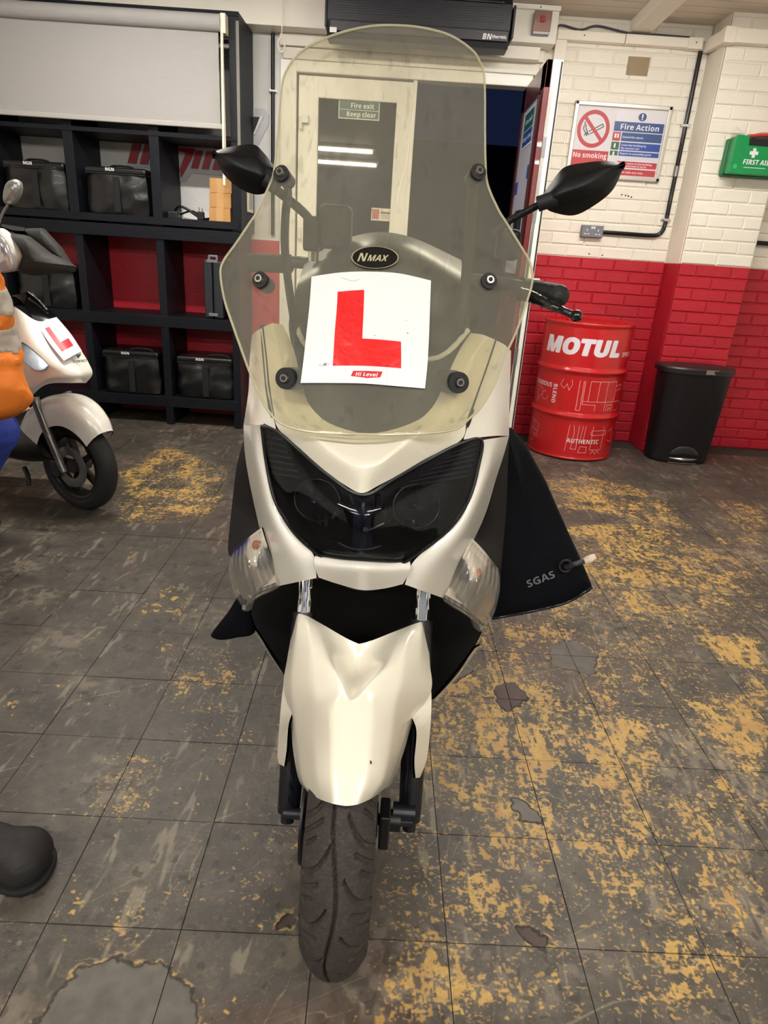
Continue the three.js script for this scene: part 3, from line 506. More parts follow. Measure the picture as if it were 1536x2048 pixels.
{ // first aid box
  const x0 = 1.925, x1 = 2.29, y0 = 1.79, y1 = 1.985, z = PIL + 0.008;
  const o = thing('first_aid_box', 'green plastic first aid box hung on the white pier', 'first aid box', [2.1, 1.79, z]);
  const green = mat(0x0e8a4a, 0.35);
  part(o, 'case_back', boxTo(x0, x1, y0 - 0.01, y1 - 0.005, z, z + 0.04, 0.008), mat(0x0b6d3b, 0.4)); part(o, 'case_middle', boxTo(x0 + 0.008, x1, y0, y1, z + 0.042, z + 0.075, 0.008), mat(0x0b6d3b, 0.4));
  const f = new THREE.Shape(); const fx = x0 + 0.014, hx = 2.02, hx2 = 2.16; f.moveTo(fx, y0); f.lineTo(x1, y0); f.lineTo(x1, y1); f.lineTo(hx2, y1); f.lineTo(hx2, y1 - 0.05); f.lineTo(hx, y1 - 0.05); f.lineTo(hx - 0.006, y1); f.lineTo(fx + 0.01, y1 + 0.003); f.lineTo(fx, y1 - 0.01);
  const front = part(o, 'case_front', new THREE.ExtrudeGeometry(f, { depth: 0.03, bevelEnabled: true, bevelSize: 0.004, bevelThickness: 0.004, bevelSegments: 2 }).translate(0, 0, z + 0.078), green);
  part(o, 'handle_recess', boxTo(hx + 0.002, hx2 - 0.002, y1 - 0.045, y1 - 0.004, z + 0.075, z + 0.085), M.mattBlack);
  const zf = z + 0.1125; part(front, 'white_cross', [box(2.062, 1.90, zf, 0.018, 0.05, 0.002), box(2.045, 1.90, zf, 0.016, 0.018, 0.002), box(2.079, 1.90, zf, 0.016, 0.018, 0.002)], M.whiteInk);
  part(front, 'lettering', text('FIRST AID', 0.026, 0.0015, 0.1).translate(2.092, 1.852, zf), M.whiteInk); part(front, 'lettering', box(2.085, 1.822, zf, 0.13, 0.003, 0.001), M.whiteInk);
  part(front, 'round_mark', cyl([1.967, 1.824, zf], [0, 0, 1], 0.013, 0.002), mat(0x39a870, 0.4));
  const b = thing('red_packet', 'red plastic packet on top of the first aid box', 'packet', [2.15, 1.99, z]);
  part(b, 'wrapper', cap(spline([[2.02, 1.996, z + 0.03], [2.14, 1.996, z + 0.10], [2.30, 1.996, z + 0.09], [2.34, 1.996, z + 0.03], [2.2, 1.996, z + 0.01]], 24, true), [2.18, 1.994, z + 0.05], [0, 1, 0], { h: 0.026, back: 0, warp: (p) => 0.012 * (fbm(p[0] * 60, p[2] * 60, 2) - 0.5) }), phys(0xc22a2c, 0.2, { clearcoat: 0.6 }));
  part(b, 'clear_flap', slab([[1.925, 2.0, z + 0.09], [1.95, 2.04, z + 0.05], [2.0, 2.008, z + 0.06], [1.98, 2.0, z + 0.10]], 0.003, [0, 0.5, 0.5]), phys(0xd9cfc6, 0.3));
}
{ // oil drum
  const c = [1.265, -4.5], R = 0.283, o = thing('oil_drum', 'red steel oil drum with white lettering beside the bin', 'drum', [c[0], 0, c[1]]);
  const prof = [[0, 0.02], [R - 0.01, 0.02], [R + 0.003, 0.004], [R + 0.003, 0.016], [R - 0.006, 0.022], [R, 0.04]];
  const yb = (y0) => [[R, y0 - 0.03], [R + 0.004, y0 - 0.014], [R + 0.013, y0 - 0.005], [R + 0.013, y0 + 0.005], [R + 0.004, y0 + 0.014], [R, y0 + 0.03]];
  prof.push(...yb(0.295), ...yb(0.585), [R, 0.845], [R - 0.006, 0.858], [R + 0.004, 0.866], [R + 0.004, 0.88], [R - 0.004, 0.884], [R - 0.012, 0.866], [0, 0.862]);
  const dt = canvasTex(2048, 1024, (x, w, h) => {
    x.fillStyle = '#c01419'; x.fillRect(0, 0, w, h);
    const Y = (y) => h - y / 0.884 * h, cx = w * 0.5; x.textAlign = 'center';
    x.save(); x.translate(cx - 20, Y(0.735)); x.transform(1.16, 0, -0.14, 1, 0, 0); x.fillStyle = '#e4e0e8'; x.strokeStyle = '#e4e0e8'; x.lineJoin = 'round'; x.lineWidth = 14; x.font = 'bold 152px sans-serif'; x.textBaseline = 'middle'; x.fillText('MOTUL', 0, 0); x.strokeText('MOTUL', 0, 0); x.restore();
    x.fillStyle = '#e6d9da'; x.textBaseline = 'middle'; x.font = 'bold 46px sans-serif'; x.fillText('SPECIALIST', cx + 440, Y(0.70)); x.fillText('INGENIOUS', cx - 330, Y(0.475)); x.fillText('AUTHENTIC', cx + 110, Y(0.135));
    x.save(); x.translate(cx - 170, Y(0.425)); x.rotate(Math.PI / 2); x.fillText('BLEND', 0, 0); x.restore();
    x.strokeStyle = '#e3a9a8'; x.lineWidth = 4; const L = (...p) => { x.beginPath(); for (let i = 0; i < p.length; i += 2) { const X = cx + p[i], yy = Y(p[i + 1]); if (i) x.lineTo(X, yy); else x.moveTo(X, yy); } x.stroke(); };
    L(10, 0.53, 10, 0.34, 40, 0.34, 40, 0.53); L(50, 0.53, 50, 0.4, 160, 0.4, 160, 0.53, 90, 0.53, 90, 0.4); L(160, 0.53, 320, 0.53, 320, 0.4, 160, 0.4); L(230, 0.53, 230, 0.34); L(250, 0.34, 250, 0.38, 310, 0.38, 310, 0.34); L(270, 0.34, 270, 0.36, 290, 0.36, 290, 0.34); L(320, 0.5, 400, 0.51, 400, 0.48, 320, 0.47); L(330, 0.4, 420, 0.4, 410, 0.34, 350, 0.34); L(50, 0.4, 50, 0.38, 150, 0.38, 150, 0.34);
    L(-420, 0.52, -390, 0.46, -440, 0.40); L(-380, 0.45, -300, 0.44, -290, 0.40, -330, 0.38, -340, 0.35); L(-350, 0.43, -350, 0.34); L(-420, 0.45, -460, 0.36); x.beginPath(); x.arc(cx - 260, Y(0.4), 32, 0, 5); x.stroke(); L(-110, 0.53, -130, 0.49, -100, 0.47, -80, 0.5, -60, 0.46, -40, 0.5, -50, 0.53);
    L(-400, 0.24, -420, 0.17, -460, 0.10); L(-400, 0.22, -280, 0.20, -290, 0.11, -330, 0.13, -340, 0.07, -420, 0.08, -380, 0.15); L(-410, 0.16, -290, 0.15); L(-350, 0.22, -350, 0.16);
    L(-10, 0.24, -20, 0.06); L(20, 0.24, 30, 0.19, 20, 0.08, 60, 0.08, 60, 0.24); L(90, 0.24, 80, 0.13); L(110, 0.24, 105, 0.13); L(170, 0.24, 170, 0.08, 270, 0.08, 270, 0.24); L(165, 0.21, 290, 0.21, 300, 0.19, 290, 0.18, 165, 0.18, 155, 0.195, 165, 0.21); L(90, 0.1, 140, 0.1, 140, 0.06, 80, 0.06, 90, 0.1); L(180, 0.05, 200, 0.075, 220, 0.05, 240, 0.075, 260, 0.05); L(330, 0.2, 380, 0.22, 400, 0.12, 330, 0.14); L(430, 0.8, 470, 0.79, 480, 0.75); L(430, 0.62, 480, 0.62, 480, 0.66);
  });
  const g = lathe(prof, 72); const p = g.attributes.position, uv = g.attributes.uv; for (let i = 0; i < p.count; i++) uv.setXY(i, uv.getX(i), p.getY(i) / 0.884);
  g.rotateY(Math.PI - 0.26 - Math.atan2(c[0], -c[1]) + 0.25); g.translate(c[0], 0, c[1]);
  dt.wrapS = THREE.RepeatWrapping;
  part(o, 'drum_body', g, phys(0xffffff, 0.3, { map: dt, clearcoat: 0.5, clearcoatRoughness: 0.15 }));
  part(o, 'bung', cyl([c[0] + 0.08, 0.872, c[1] + 0.16], [0, 1, 0], 0.035, 0.018), mat(0x9e1416, 0.4)); part(o, 'bung', cyl([c[0] - 0.1, 0.87, c[1] - 0.14], [0, 1, 0], 0.02, 0.014), mat(0x9e1416, 0.4));
}
{ // pedal bin, D shaped
  const c = [2.0, -4.44], o = thing('pedal_bin', 'black plastic pedal bin with steel pedal in front of the pier', 'bin', [c[0], 0, c[1]]);
  const ring = (w, d) => { const L = []; for (let k = 0; k < 40; k++) { const a = k / 40 * Math.PI * 2, x = Math.cos(a), z = Math.sin(a); L.push([Math.sign(x) * Math.abs(x) ** 0.75 * w, z > 0 ? Math.abs(z) ** 0.9 * d : -(Math.abs(z) ** 0.45) * d]); } return L; };
  const loft = (secs) => { const pos = [], idx = [], n = 40; for (const [y, w, d] of secs) for (const [x, z] of ring(w, d)) pos.push(c[0] + x, y, c[1] + z); for (let j = 0; j < secs.length - 1; j++) for (let i = 0; i < n; i++) { const a = j * n + i, b = j * n + (i + 1) % n; idx.push(a, a + n, b, b, a + n, b + n); } const g = new THREE.BufferGeometry(); g.setAttribute('position', new THREE.Float32BufferAttribute(pos, 3)); g.setIndex(idx); return toCreasedNormals(g, 0.6); };
  part(o, 'bin_body', loft([[0.008, 0.001, 0.001], [0.008, 0.195, 0.115], [0.02, 0.203, 0.12], [0.60, 0.232, 0.138], [0.605, 0.236, 0.14], [0.61, 0.1, 0.1]]), mat(0x151417, 0.45));
  const lid = part(o, 'lid', loft([[0.605, 0.1, 0.1], [0.605, 0.248, 0.148], [0.632, 0.250, 0.150], [0.642, 0.244, 0.144], [0.652, 0.16, 0.09], [0.654, 0.001, 0.001]]), mat(0x1f1a1c, 0.42));
  part(lid, 'lid_badge', box(c[0] + 0.045, 0.625, c[1] + 0.145, 0.09, 0.03, 0.01, 0.002, 0.16), M.steel, 'steel lid badge');
  const arch = cap([[c[0] - 0.09, 0.06, c[1] + 0.118], [c[0] - 0.06, 0.11, c[1] + 0.123], [c[0], 0.125, c[1] + 0.128], [c[0] + 0.06, 0.11, c[1] + 0.123], [c[0] + 0.09, 0.06, c[1] + 0.118]], [c[0], 0.08, c[1] + 0.126], [0, 0, 1], { h: 0.006, back: 0.004 });
  part(o, 'pedal_recess', arch, mat(0x2a2a2c, 0.3)); part(o, 'pedal', cap(spline([[c[0] - 0.095, 0.04, c[1] + 0.12], [c[0], 0.052, c[1] + 0.15], [c[0] + 0.095, 0.04, c[1] + 0.12], [c[0], 0.034, c[1] + 0.155]], 30, true), [c[0], 0.044, c[1] + 0.148], [0, 0.7, 0.7], { h: 0.006, back: 0.006 }), M.steel, 'brushed steel pedal');
  part(o, 'base_rim', box(c[0], 0.006, c[1] + 0.112, 0.19, 0.008, 0.03, 0.003), M.steel);
}

// ---------------------------------------------------------------- shelving with its things
const SF = -4.46;
{
  const o = thing('shelving_unit', 'tall black wooden cubbyhole shelving against the wall', 'shelves', [-2.2, 0, -4.65]);
  const b = (n, x0, x1, y0, y1, z0 = SF, z1 = WALL + 0.003) => part(o, n, boxTo(x0, x1, y0, y1, z0, z1, 0.002), M.blackWood);
  b('side_panel', -1.07, -1.012, 1.275, 2.40); b('side_panel', -1.085, -1.035, 0, 1.272);
  for (const [x] of [[-2.09], [-1.567], [-2.61], [-3.13]]) { b('divider', x, x + 0.06, 1.28, 2.40); }
  for (const [x] of [[-2.075], [-1.56], [-2.60], [-3.12]]) { b('divider', x, x + 0.05, 0, 1.272); }
  b('top_board', -3.3, -1.012, 2.40, 2.425); b('shelf_board', -3.3, -1.03, 1.775, 1.80, SF + 0.004); b('base_board', -3.3, -1.03, 1.285, 1.328, SF + 0.006, SF - 0.02); b('shelf_board', -3.3, -1.03, 1.30, 1.322, SF - 0.016);
  b('top_board', -3.3, -1.03, 1.200, 1.272, SF + 0.012, SF - 0.02); b('top_board', -3.3, -1.03, 1.25, 1.272, SF - 0.02);
  b('shelf_edge', -3.3, -1.05, 0.66, 0.732, SF + 0.004, SF - 0.018); b('shelf_board', -3.3, -1.05, 0.71, 0.731, SF - 0.018); b('shelf_edge', -3.3, -1.05, 0.125, 0.195, SF + 0.004, SF - 0.018); b('shelf_board', -3.3, -1.05, 0.174, 0.194, SF - 0.018);
  part(o, 'wall_plate', [boxTo(-1.012, -1.004, 1.40, 1.53, -4.78, -4.62, 0.002)], M.cream, 'cream plate on the shelf side'); part(o, 'wall_plate', boxTo(-1.005, -1.001, 1.42, 1.51, -4.75, -4.65), mat(0xb4ab98, 0.6));
  part(o, 'worn_edge', [boxTo(-1.028, -1.0105, 1.55, 2.38, SF + 0.0006, SF - 0.002)], mat(0x77736b, 0.6));
}
{
  const o = thing('roller_blind', 'grey roller blind drawn over the upper cubbyholes', 'blind', [-2.1, 1.82, SF + 0.03]), z = SF + 0.035;
  const fab = mat(0xa5a29f, 0.85, { bumpMap: grainBump, bumpScale: 0.0006 });
  part(o, 'roller_tube', cyl([-2.2, 2.352, SF + 0.045], [1, 0, 0], 0.042, 2.2, { seg: 28 }), fab);
  const rows = []; for (let j = 0; j <= 8; j++) { const y = 2.33 - j * 0.06, r = []; for (let i = 0; i <= 12; i++) { const x = -3.28 + i * 0.18; r.push([x, y, z + 0.002 + 0.006 * (fbm(x * 2.2 + j * 0.12, y * 3, 2) - 0.5)]); } rows.push(r); }
  part(o, 'blind_fabric', panel(rows, { nu: 40, nv: 16, th: 0.002 }), fab); part(o, 'hem_bar', boxTo(-3.28, -1.105, 1.828, 1.856, z - 0.008, z + 0.008, 0.006), mat(0xb0ada8, 0.8));
  part(o, 'end_bracket', boxTo(-1.10, -1.07, 2.30, 2.395, SF, SF + 0.07, 0.003), M.cream); 
  part(o, 'side_chain', [rod([[-1.092, 2.36, SF + 0.06], [-1.096, 2.1, SF + 0.06], [-1.10, 1.57, SF + 0.06]], 0.0085, { seg: 8 }), rod([[-1.092, 2.36, SF + 0.05], [-1.09, 1.57, SF + 0.05]], 0.004, { seg: 8 })], M.cream); part(o, 'chain_end', cyl([-1.10, 1.555, SF + 0.06], [0, 1, 0], 0.009, 0.05), M.cream);
}
{ // wall lettering behind the shelves
  const o = thing('wall_lettering', 'red slanted letters with grey outline on the wall behind the shelves', 'sign', [-1.4, 1.6, WALL]);
  const red = mat(0x9c1c27, 0.4), rim = mat(0xbfc1c6, 0.4), z = WALL + 0.012;
  const quad = (pts, m, n, zz, th) => part(o, n, slab(pts.map((p) => [p[0], p[1], zz]), th), m);
  const sl = 0.35, glyph = (x, y, w, h) => [[x, y], [x + w, y], [x + w + h * sl, y + h], [x + h * sl, y + h]];
  quad([[-1.86, 1.635], [-1.62, 1.635], [-1.5, 1.80], [-1.78, 1.80]], rim, 'outline', z, 0.012);
  for (const [x, w] of [[-1.845, 0.055], [-1.765, 0.05], [-1.70, 0.05]]) quad(glyph(x, 1.655, w, 0.13), red, 'letter', z + 0.012, 0.012);
  quad([[-1.515, 1.565], [-1.47, 1.565], [-1.43, 1.62], [-1.05, 1.62], [-1.0, 1.79], [-1.53, 1.79], [-1.545, 1.74]], rim, 'outline', z, 0.012);
  quad([[-1.495, 1.59], [-1.425, 1.70], [-1.395, 1.765], [-1.5, 1.765], [-1.51, 1.745], [-1.455, 1.74], [-1.50, 1.64]], red, 'letter', z + 0.012, 0.012);
  for (const [x, w] of [[-1.425, 0.045], [-1.355, 0.045], [-1.285, 0.05], [-1.215, 0.05], [-1.15, 0.05]]) quad(glyph(x, 1.65, w, 0.105), red, 'letter', z + 0.012, 0.012);
  quad([[-1.1, 1.78], [-1.0, 1.78], [-0.915, 1.93], [-0.912, 1.99], [-0.94, 2.02], [-1.1, 2.02]], rim, 'outline', z, 0.012);
  quad([[-1.08, 1.97], [-0.965, 1.97], [-1.02, 1.87], [-1.08, 1.87]], mat(0x17171a, 0.5), 'letter', z + 0.012, 0.012); quad([[-1.01, 1.87], [-1.0, 1.87], [-0.945, 1.975], [-0.965, 1.975]], M.whiteInk, 'letter_edge', z + 0.014, 0.012);
}
// insulated delivery bags
function bag(cx, y0, w, h, label, flip) {
  const z0 = SF - 0.02, d = 0.3, o = thing('delivery_bag', label, 'bag', [cx, y0, z0 - d / 2], 'black delivery bags in the cubbyholes');
  const g = new THREE.BoxGeometry(w, h * 0.84, d, 16, 14, 6), p = g.attributes.position, s = flip * 3.7;
  for (let i = 0; i < p.count; i++) {
    let x = p.getX(i), y = p.getY(i), z = p.getZ(i); const u = x / w * 2, v = y / (h * 0.84) * 2;
    const bul = (1 - u * u) * (1 - v * v), wr = fbm(u * 1.6 + s + 5, v * 1.8 + s, 2) - 0.5;
    if (z > d / 2 - 0.01) z += 0.014 * bul + 0.026 * wr - 0.02 * Math.abs(u) ** 6; x *= 1 - 0.05 * Math.abs(v) ** 3 + 0.02 * (v < 0 ? 1 : -1) * 0.5; y += 0.02 * wr * Math.abs(v);
    p.setXYZ(i, x, y, z);
  }
  g.computeVertexNormals(); part(o, 'bag_body', g.translate(cx, y0 + h * 0.42 + 0.004, z0 - d / 2), M.bag);
  const lid = part(o, 'lid', box(cx, y0 + h * 0.9, z0 - d / 2 + 0.004, w * 1.02, h * 0.15, d * 1.0, 0.018), M.bag);
  part(lid, 'lid_seam', box(cx, y0 + h * 0.835, z0 + 0.002, w * 0.98, 0.008, 0.012, 0.003), M.webbing);
  part(o, 'front_strap', box(cx + 0.01, y0 + h * 0.42, z0 + 0.022, 0.04, h * 0.72, 0.008, 0.003), M.webbing);
  part(lid, 'handle', rod([[cx - 0.07 + flip * 0.05, y0 + h * 0.97, z0 - 0.05], [cx - 0.04 + flip * 0.05, y0 + h * 1.01, z0 - 0.05], [cx + 0.05 + flip * 0.05, y0 + h * 1.01, z0 - 0.05], [cx + 0.08 + flip * 0.05, y0 + h * 0.97, z0 - 0.05]], 0.012, { flat: 0.5 }), M.webbing);
  part(lid, 'lettering', text('NGN', 0.018, 0.001).translate(cx - 0.03, y0 + h * 0.92, z0 + 0.0052), M.whiteInk, 'small white lettering');
}
bag(-2.30, 1.323, 0.38, 0.285, 'black delivery bag in the upper cubbyhole behind the scooter mirror', 0);
bag(-1.795, 1.323, 0.38, 0.28, 'black delivery bag in the upper cubbyhole under the red lettering', 0.4);
bag(-2.31, 0.731, 0.37, 0.28, 'black delivery bag in the cubbyhole behind the black handlebar muff', 0.8);
bag(-1.79, 0.194, 0.38, 0.30, 'black delivery bag in the bottom cubbyhole beside the scooter mudguard', 1.2);
bag(-1.285, 0.194, 0.38, 0.29, 'black delivery bag in the bottom cubbyhole next to the large bike', 1.6);
for (let k = 0; k < 3; k++) {
  const y = 1.353 + 0.003, w = 0.135, h = 0.082, yy = 1.323 + k * (h + 0.001), o = thing('cardboard_box', ['lowest of three small taped cardboard boxes on the shelf', 'middle one of three small taped cardboard boxes on the shelf', 'topmost of three small taped cardboard boxes on the shelf'][k], 'box', [-1.147, yy, -4.54], 'small cardboard boxes');
  const ct = part(o, 'carton', box(-1.147 + (k - 1) * 0.003, yy + h / 2, -4.545, w, h, 0.14, 0.002, (k - 1) * 0.03), M.cardboard); part(ct, 'tape', box(-1.147 + (k - 1) * 0.003, yy + h / 2, -4.545, 0.045, h + 0.0008, 0.1412, 0, (k - 1) * 0.03), M.tape);
}
{
  const o = thing('cable_tangle', 'tangle of black charger leads on the shelf beside cardboard boxes', 'cables', [-1.35, 1.322, -4.5]);
  part(o, 'lead', rod([[-1.47, 1.347, -4.55], [-1.42, 1.397, -4.5], [-1.36, 1.387, -4.48], [-1.30, 1.352, -4.49], [-1.25, 1.337, -4.52], [-1.22, 1.357, -4.56], [-1.225, 1.417, -4.58]], 0.008), M.blackPlastic); part(o, 'lead', rod([[-1.48, 1.332, -4.6], [-1.40, 1.367, -4.56], [-1.33, 1.377, -4.53], [-1.27, 1.337, -4.55]], 0.006), M.blackPlastic);
  part(o, 'plug', box(-1.275, 1.352, -4.49, 0.04, 0.05, 0.04, 0.006), M.blackPlastic); part(o, 'plug_pin', [box(-1.285, 1.387, -4.49, 0.005, 0.03, 0.005), box(-1.265, 1.385, -4.49, 0.005, 0.025, 0.005)], M.alloy);
  part(o, 'charger', box(-1.46, 1.347, -4.55, 0.07, 0.05, 0.1, 0.01), M.blackPlastic);
  const q = thing('white_carton', 'flat white carton at the back of the shelf beside cables', 'box', [-1.30, 1.305, -4.7]); part(q, 'carton', box(-1.31, 1.352, -4.68, 0.22, 0.058, 0.16, 0.003), M.whiteInk);
}
{
  const o = thing('tool_case', 'upright black plastic tool case in the red cubbyhole', 'case', [-1.205, 0.732, -4.6]);
  part(o, 'shell', [box(-1.24, 0.732 + 0.182, -4.6, 0.055, 0.36, 0.26, 0.012), box(-1.176, 0.732 + 0.182, -4.6, 0.062, 0.36, 0.26, 0.012)], mat(0x20242a, 0.5)); part(o, 'carry_handle', rod([[-1.235, 1.095, -4.5], [-1.235, 1.12, -4.5], [-1.185, 1.12, -4.5], [-1.185, 1.095, -4.5]], 0.008, { smooth: false }), M.greyPlastic);
  part(o, 'latch', box(-1.21, 1.09, -4.478, 0.07, 0.018, 0.02, 0.003), M.greyPlastic); part(o, 'latch', box(-1.21, 0.76, -4.466, 0.06, 0.02, 0.01, 0.003), M.greyPlastic);
}


// ---------------------------------------------------------------- the large white scooter
const BX = -0.034, AY = 0.245, AZ = -0.905;                       // wheel axle
const bike = thing('motor_scooter', 'large cream white scooter with tall yellowed windscreen and L plate, facing the viewer', 'scooter', [BX, 0, AZ]);
const back = (rows, dz, dy = 0) => rows.map((r) => r.map((p) => [p[0], p[1] + dy, p[2] + dz]));
{ // front wheel
  const R = 0.245, HW = 0.06, nT = 520, nS = 72, pos = [], idx = [];
  const prof = (s) => { const a = Math.abs(s); return a < 0.86 ? [s * HW * 1.06, R - 0.040 * Math.pow(a / 0.86, 2.4)] : [Math.sign(s) * lerp(HW * 0.912, HW * 0.80, (a - 0.86) / 0.14), R - lerp(0.04, 0.082, (a - 0.86) / 0.14)]; };
  const groove = (phi, x) => {
    const pitch = 0.37; let g = 0; const line = (d, w) => { g = Math.max(g, 1 - sstep(w * 0.55, w, Math.abs(d))); };
    line((x + 0.004 - 0.006 * Math.sin(phi * 6.2)), 0.0028);
    for (const sd of [1, -1]) {
      const ax = x * sd, off = sd < 0 ? pitch * 0.5 : 0;
      for (let k = -1; k <= 1; k++) {
        const base = (Math.floor((phi - off) / pitch) + k) * pitch + off;
        if (ax > 0.011 && ax < 0.054) { const t = (ax - 0.011) / 0.043; line((phi - base - 0.30 * Math.pow(t, 1.0) * (0.35 + 0.65 * (1 - t)) - 0.10 * t) * R, 0.0056 + 0.0014 * t); }
        if (ax > 0.026 && ax < 0.056) { const t = (ax - 0.026) / 0.03; line((phi - base - 0.23 - 0.09 * t) * R, 0.005); }
        if (ax > 0.035 && ax < 0.05) { const t = (ax - 0.035) / 0.015; line((phi - base - 0.34 - 0.05 * t) * R, 0.005); }
      }
    }
    return g;
  };
  const phis = []; for (let i = 0; i < nT; i++) { const t = i / nT; phis.push(t < 0.8 ? lerp(0.35, 3.2, t / 0.8) : lerp(3.2, 0.35 + Math.PI * 2, (t - 0.8) / 0.2)); }
  for (const phi of phis) for (let j = 0; j <= nS; j++) { const [x, r0] = prof(j / nS * 2 - 1), r = r0 - (Math.abs(x) < 0.058 && r0 > R - 0.041 ? 0.008 * groove(phi, x) : 0); pos.push(BX + x, AY + r * Math.cos(phi), AZ + r * Math.sin(phi)); }
  for (let i = 0; i < nT; i++) for (let j = 0; j < nS; j++) { const a = i * (nS + 1) + j, b = ((i + 1) % nT) * (nS + 1) + j; idx.push(a, a + 1, b, a + 1, b + 1, b); }
  const g = new THREE.BufferGeometry(); g.setAttribute('position', new THREE.Float32BufferAttribute(pos, 3)); g.setIndex(idx); g.computeVertexNormals();
  const uv = []; for (let i = 0; i < pos.length; i += 3) uv.push(Math.atan2(pos[i + 2] - AZ, pos[i + 1] - AY) * 2, pos[i] * 8); g.setAttribute('uv', new THREE.Float32BufferAttribute(uv, 2));
  const dust = dataTex(512, 256, (i, j) => { const n = fbm(i / 14, j / 14, 4), f = vn(i / 2, j / 2); const k = 0.85 + 0.3 * n + 0.3 * (f - 0.5), s = 0.5 * sstep(0.5, 0.8, fbm(i / 9 + 9, j / 9, 4)); return [lerp(50, 80, s) * k, lerp(44, 72, s) * k, lerp(41, 66, s) * k]; });
  const tyreMat = mat(0xffffff, 0.85, { map: dust, bumpMap: grainBump, bumpScale: 0.0006 });
  const turn = (prof2, m, n) => { const l = lathe(prof2, 48); l.rotateZ(Math.PI / 2); l.translate(BX, AY, AZ); return part(bike, n, l, m); };
  const wheel = turn([[0.15, -0.05], [0.168, -0.048], [0.166, -0.03], [0.145, 0], [0.166, 0.03], [0.168, 0.048], [0.15, 0.05], [0.13, 0.012], [0.13, -0.012], [0.15, -0.05]], M.darkMetal, 'front_wheel');
  part(wheel, 'tyre', g, tyreMat, 'dusty treaded front tyre');
  for (let k = 0; k < 5; k++) { const a = k / 5 * 6.283; part(wheel, 'spoke', rod([[BX, AY + 0.03 * Math.cos(a), AZ + 0.03 * Math.sin(a)], [BX, AY + 0.14 * Math.cos(a), AZ + 0.14 * Math.sin(a)]], [0.016, 0.011]), M.darkMetal); }
  part(wheel, 'hub', cyl([BX, AY, AZ], [1, 0, 0], 0.03, 0.12), M.darkMetal); part(bike, 'axle', cyl([BX + 0.006, AY, AZ], [1, 0, 0], 0.010, 0.235), M.darkMetal);
  part(bike, 'axle_spacer', cyl([BX + 0.086, AY, AZ], [1, 0, 0], 0.019, 0.03), M.blackPlastic); part(wheel, 'brake_disc', cyl([BX - 0.072, AY, AZ], [1, 0, 0], 0.082, 0.004, { seg: 40 }), M.darkMetal);
  part(bike, 'brake_caliper', box(BX - 0.082, AY + 0.06, AZ - 0.10, 0.05, 0.06, 0.08, 0.012), M.darkMetal); part(bike, 'speed_sensor', box(BX + 0.072, AY + 0.012, AZ + 0.02, 0.018, 0.075, 0.05, 0.004), M.blackPlastic);
}
for (const s of [-1, 1]) { // fork legs
  const x = -0.027 + s * 0.112, pt = (y, dz = 0) => [x, y, AZ - 0.022 - (y - AY) * 0.5 + dz];
  part(bike, 'fork_leg', [rod([pt(0.232), pt(0.32), pt(0.45), pt(0.56)], [0.020, 0.0225, 0.023, 0.022], { seg: 16 }), rod([pt(0.224, 0.012), pt(0.3, 0.014), pt(0.38, 0.008)], 0.012, { seg: 8 }), ...(s > 0 ? [cyl([x - s * 0.012, 0.255, AZ - 0.01], [1, 0, 0], 0.018, 0.04)] : [])], mat(0x14161b, 0.35));
  part(bike, 'fork_tube', rod([pt(0.55), pt(0.64), pt(0.715)], 0.0155, { seg: 20 }), M.chrome);
}
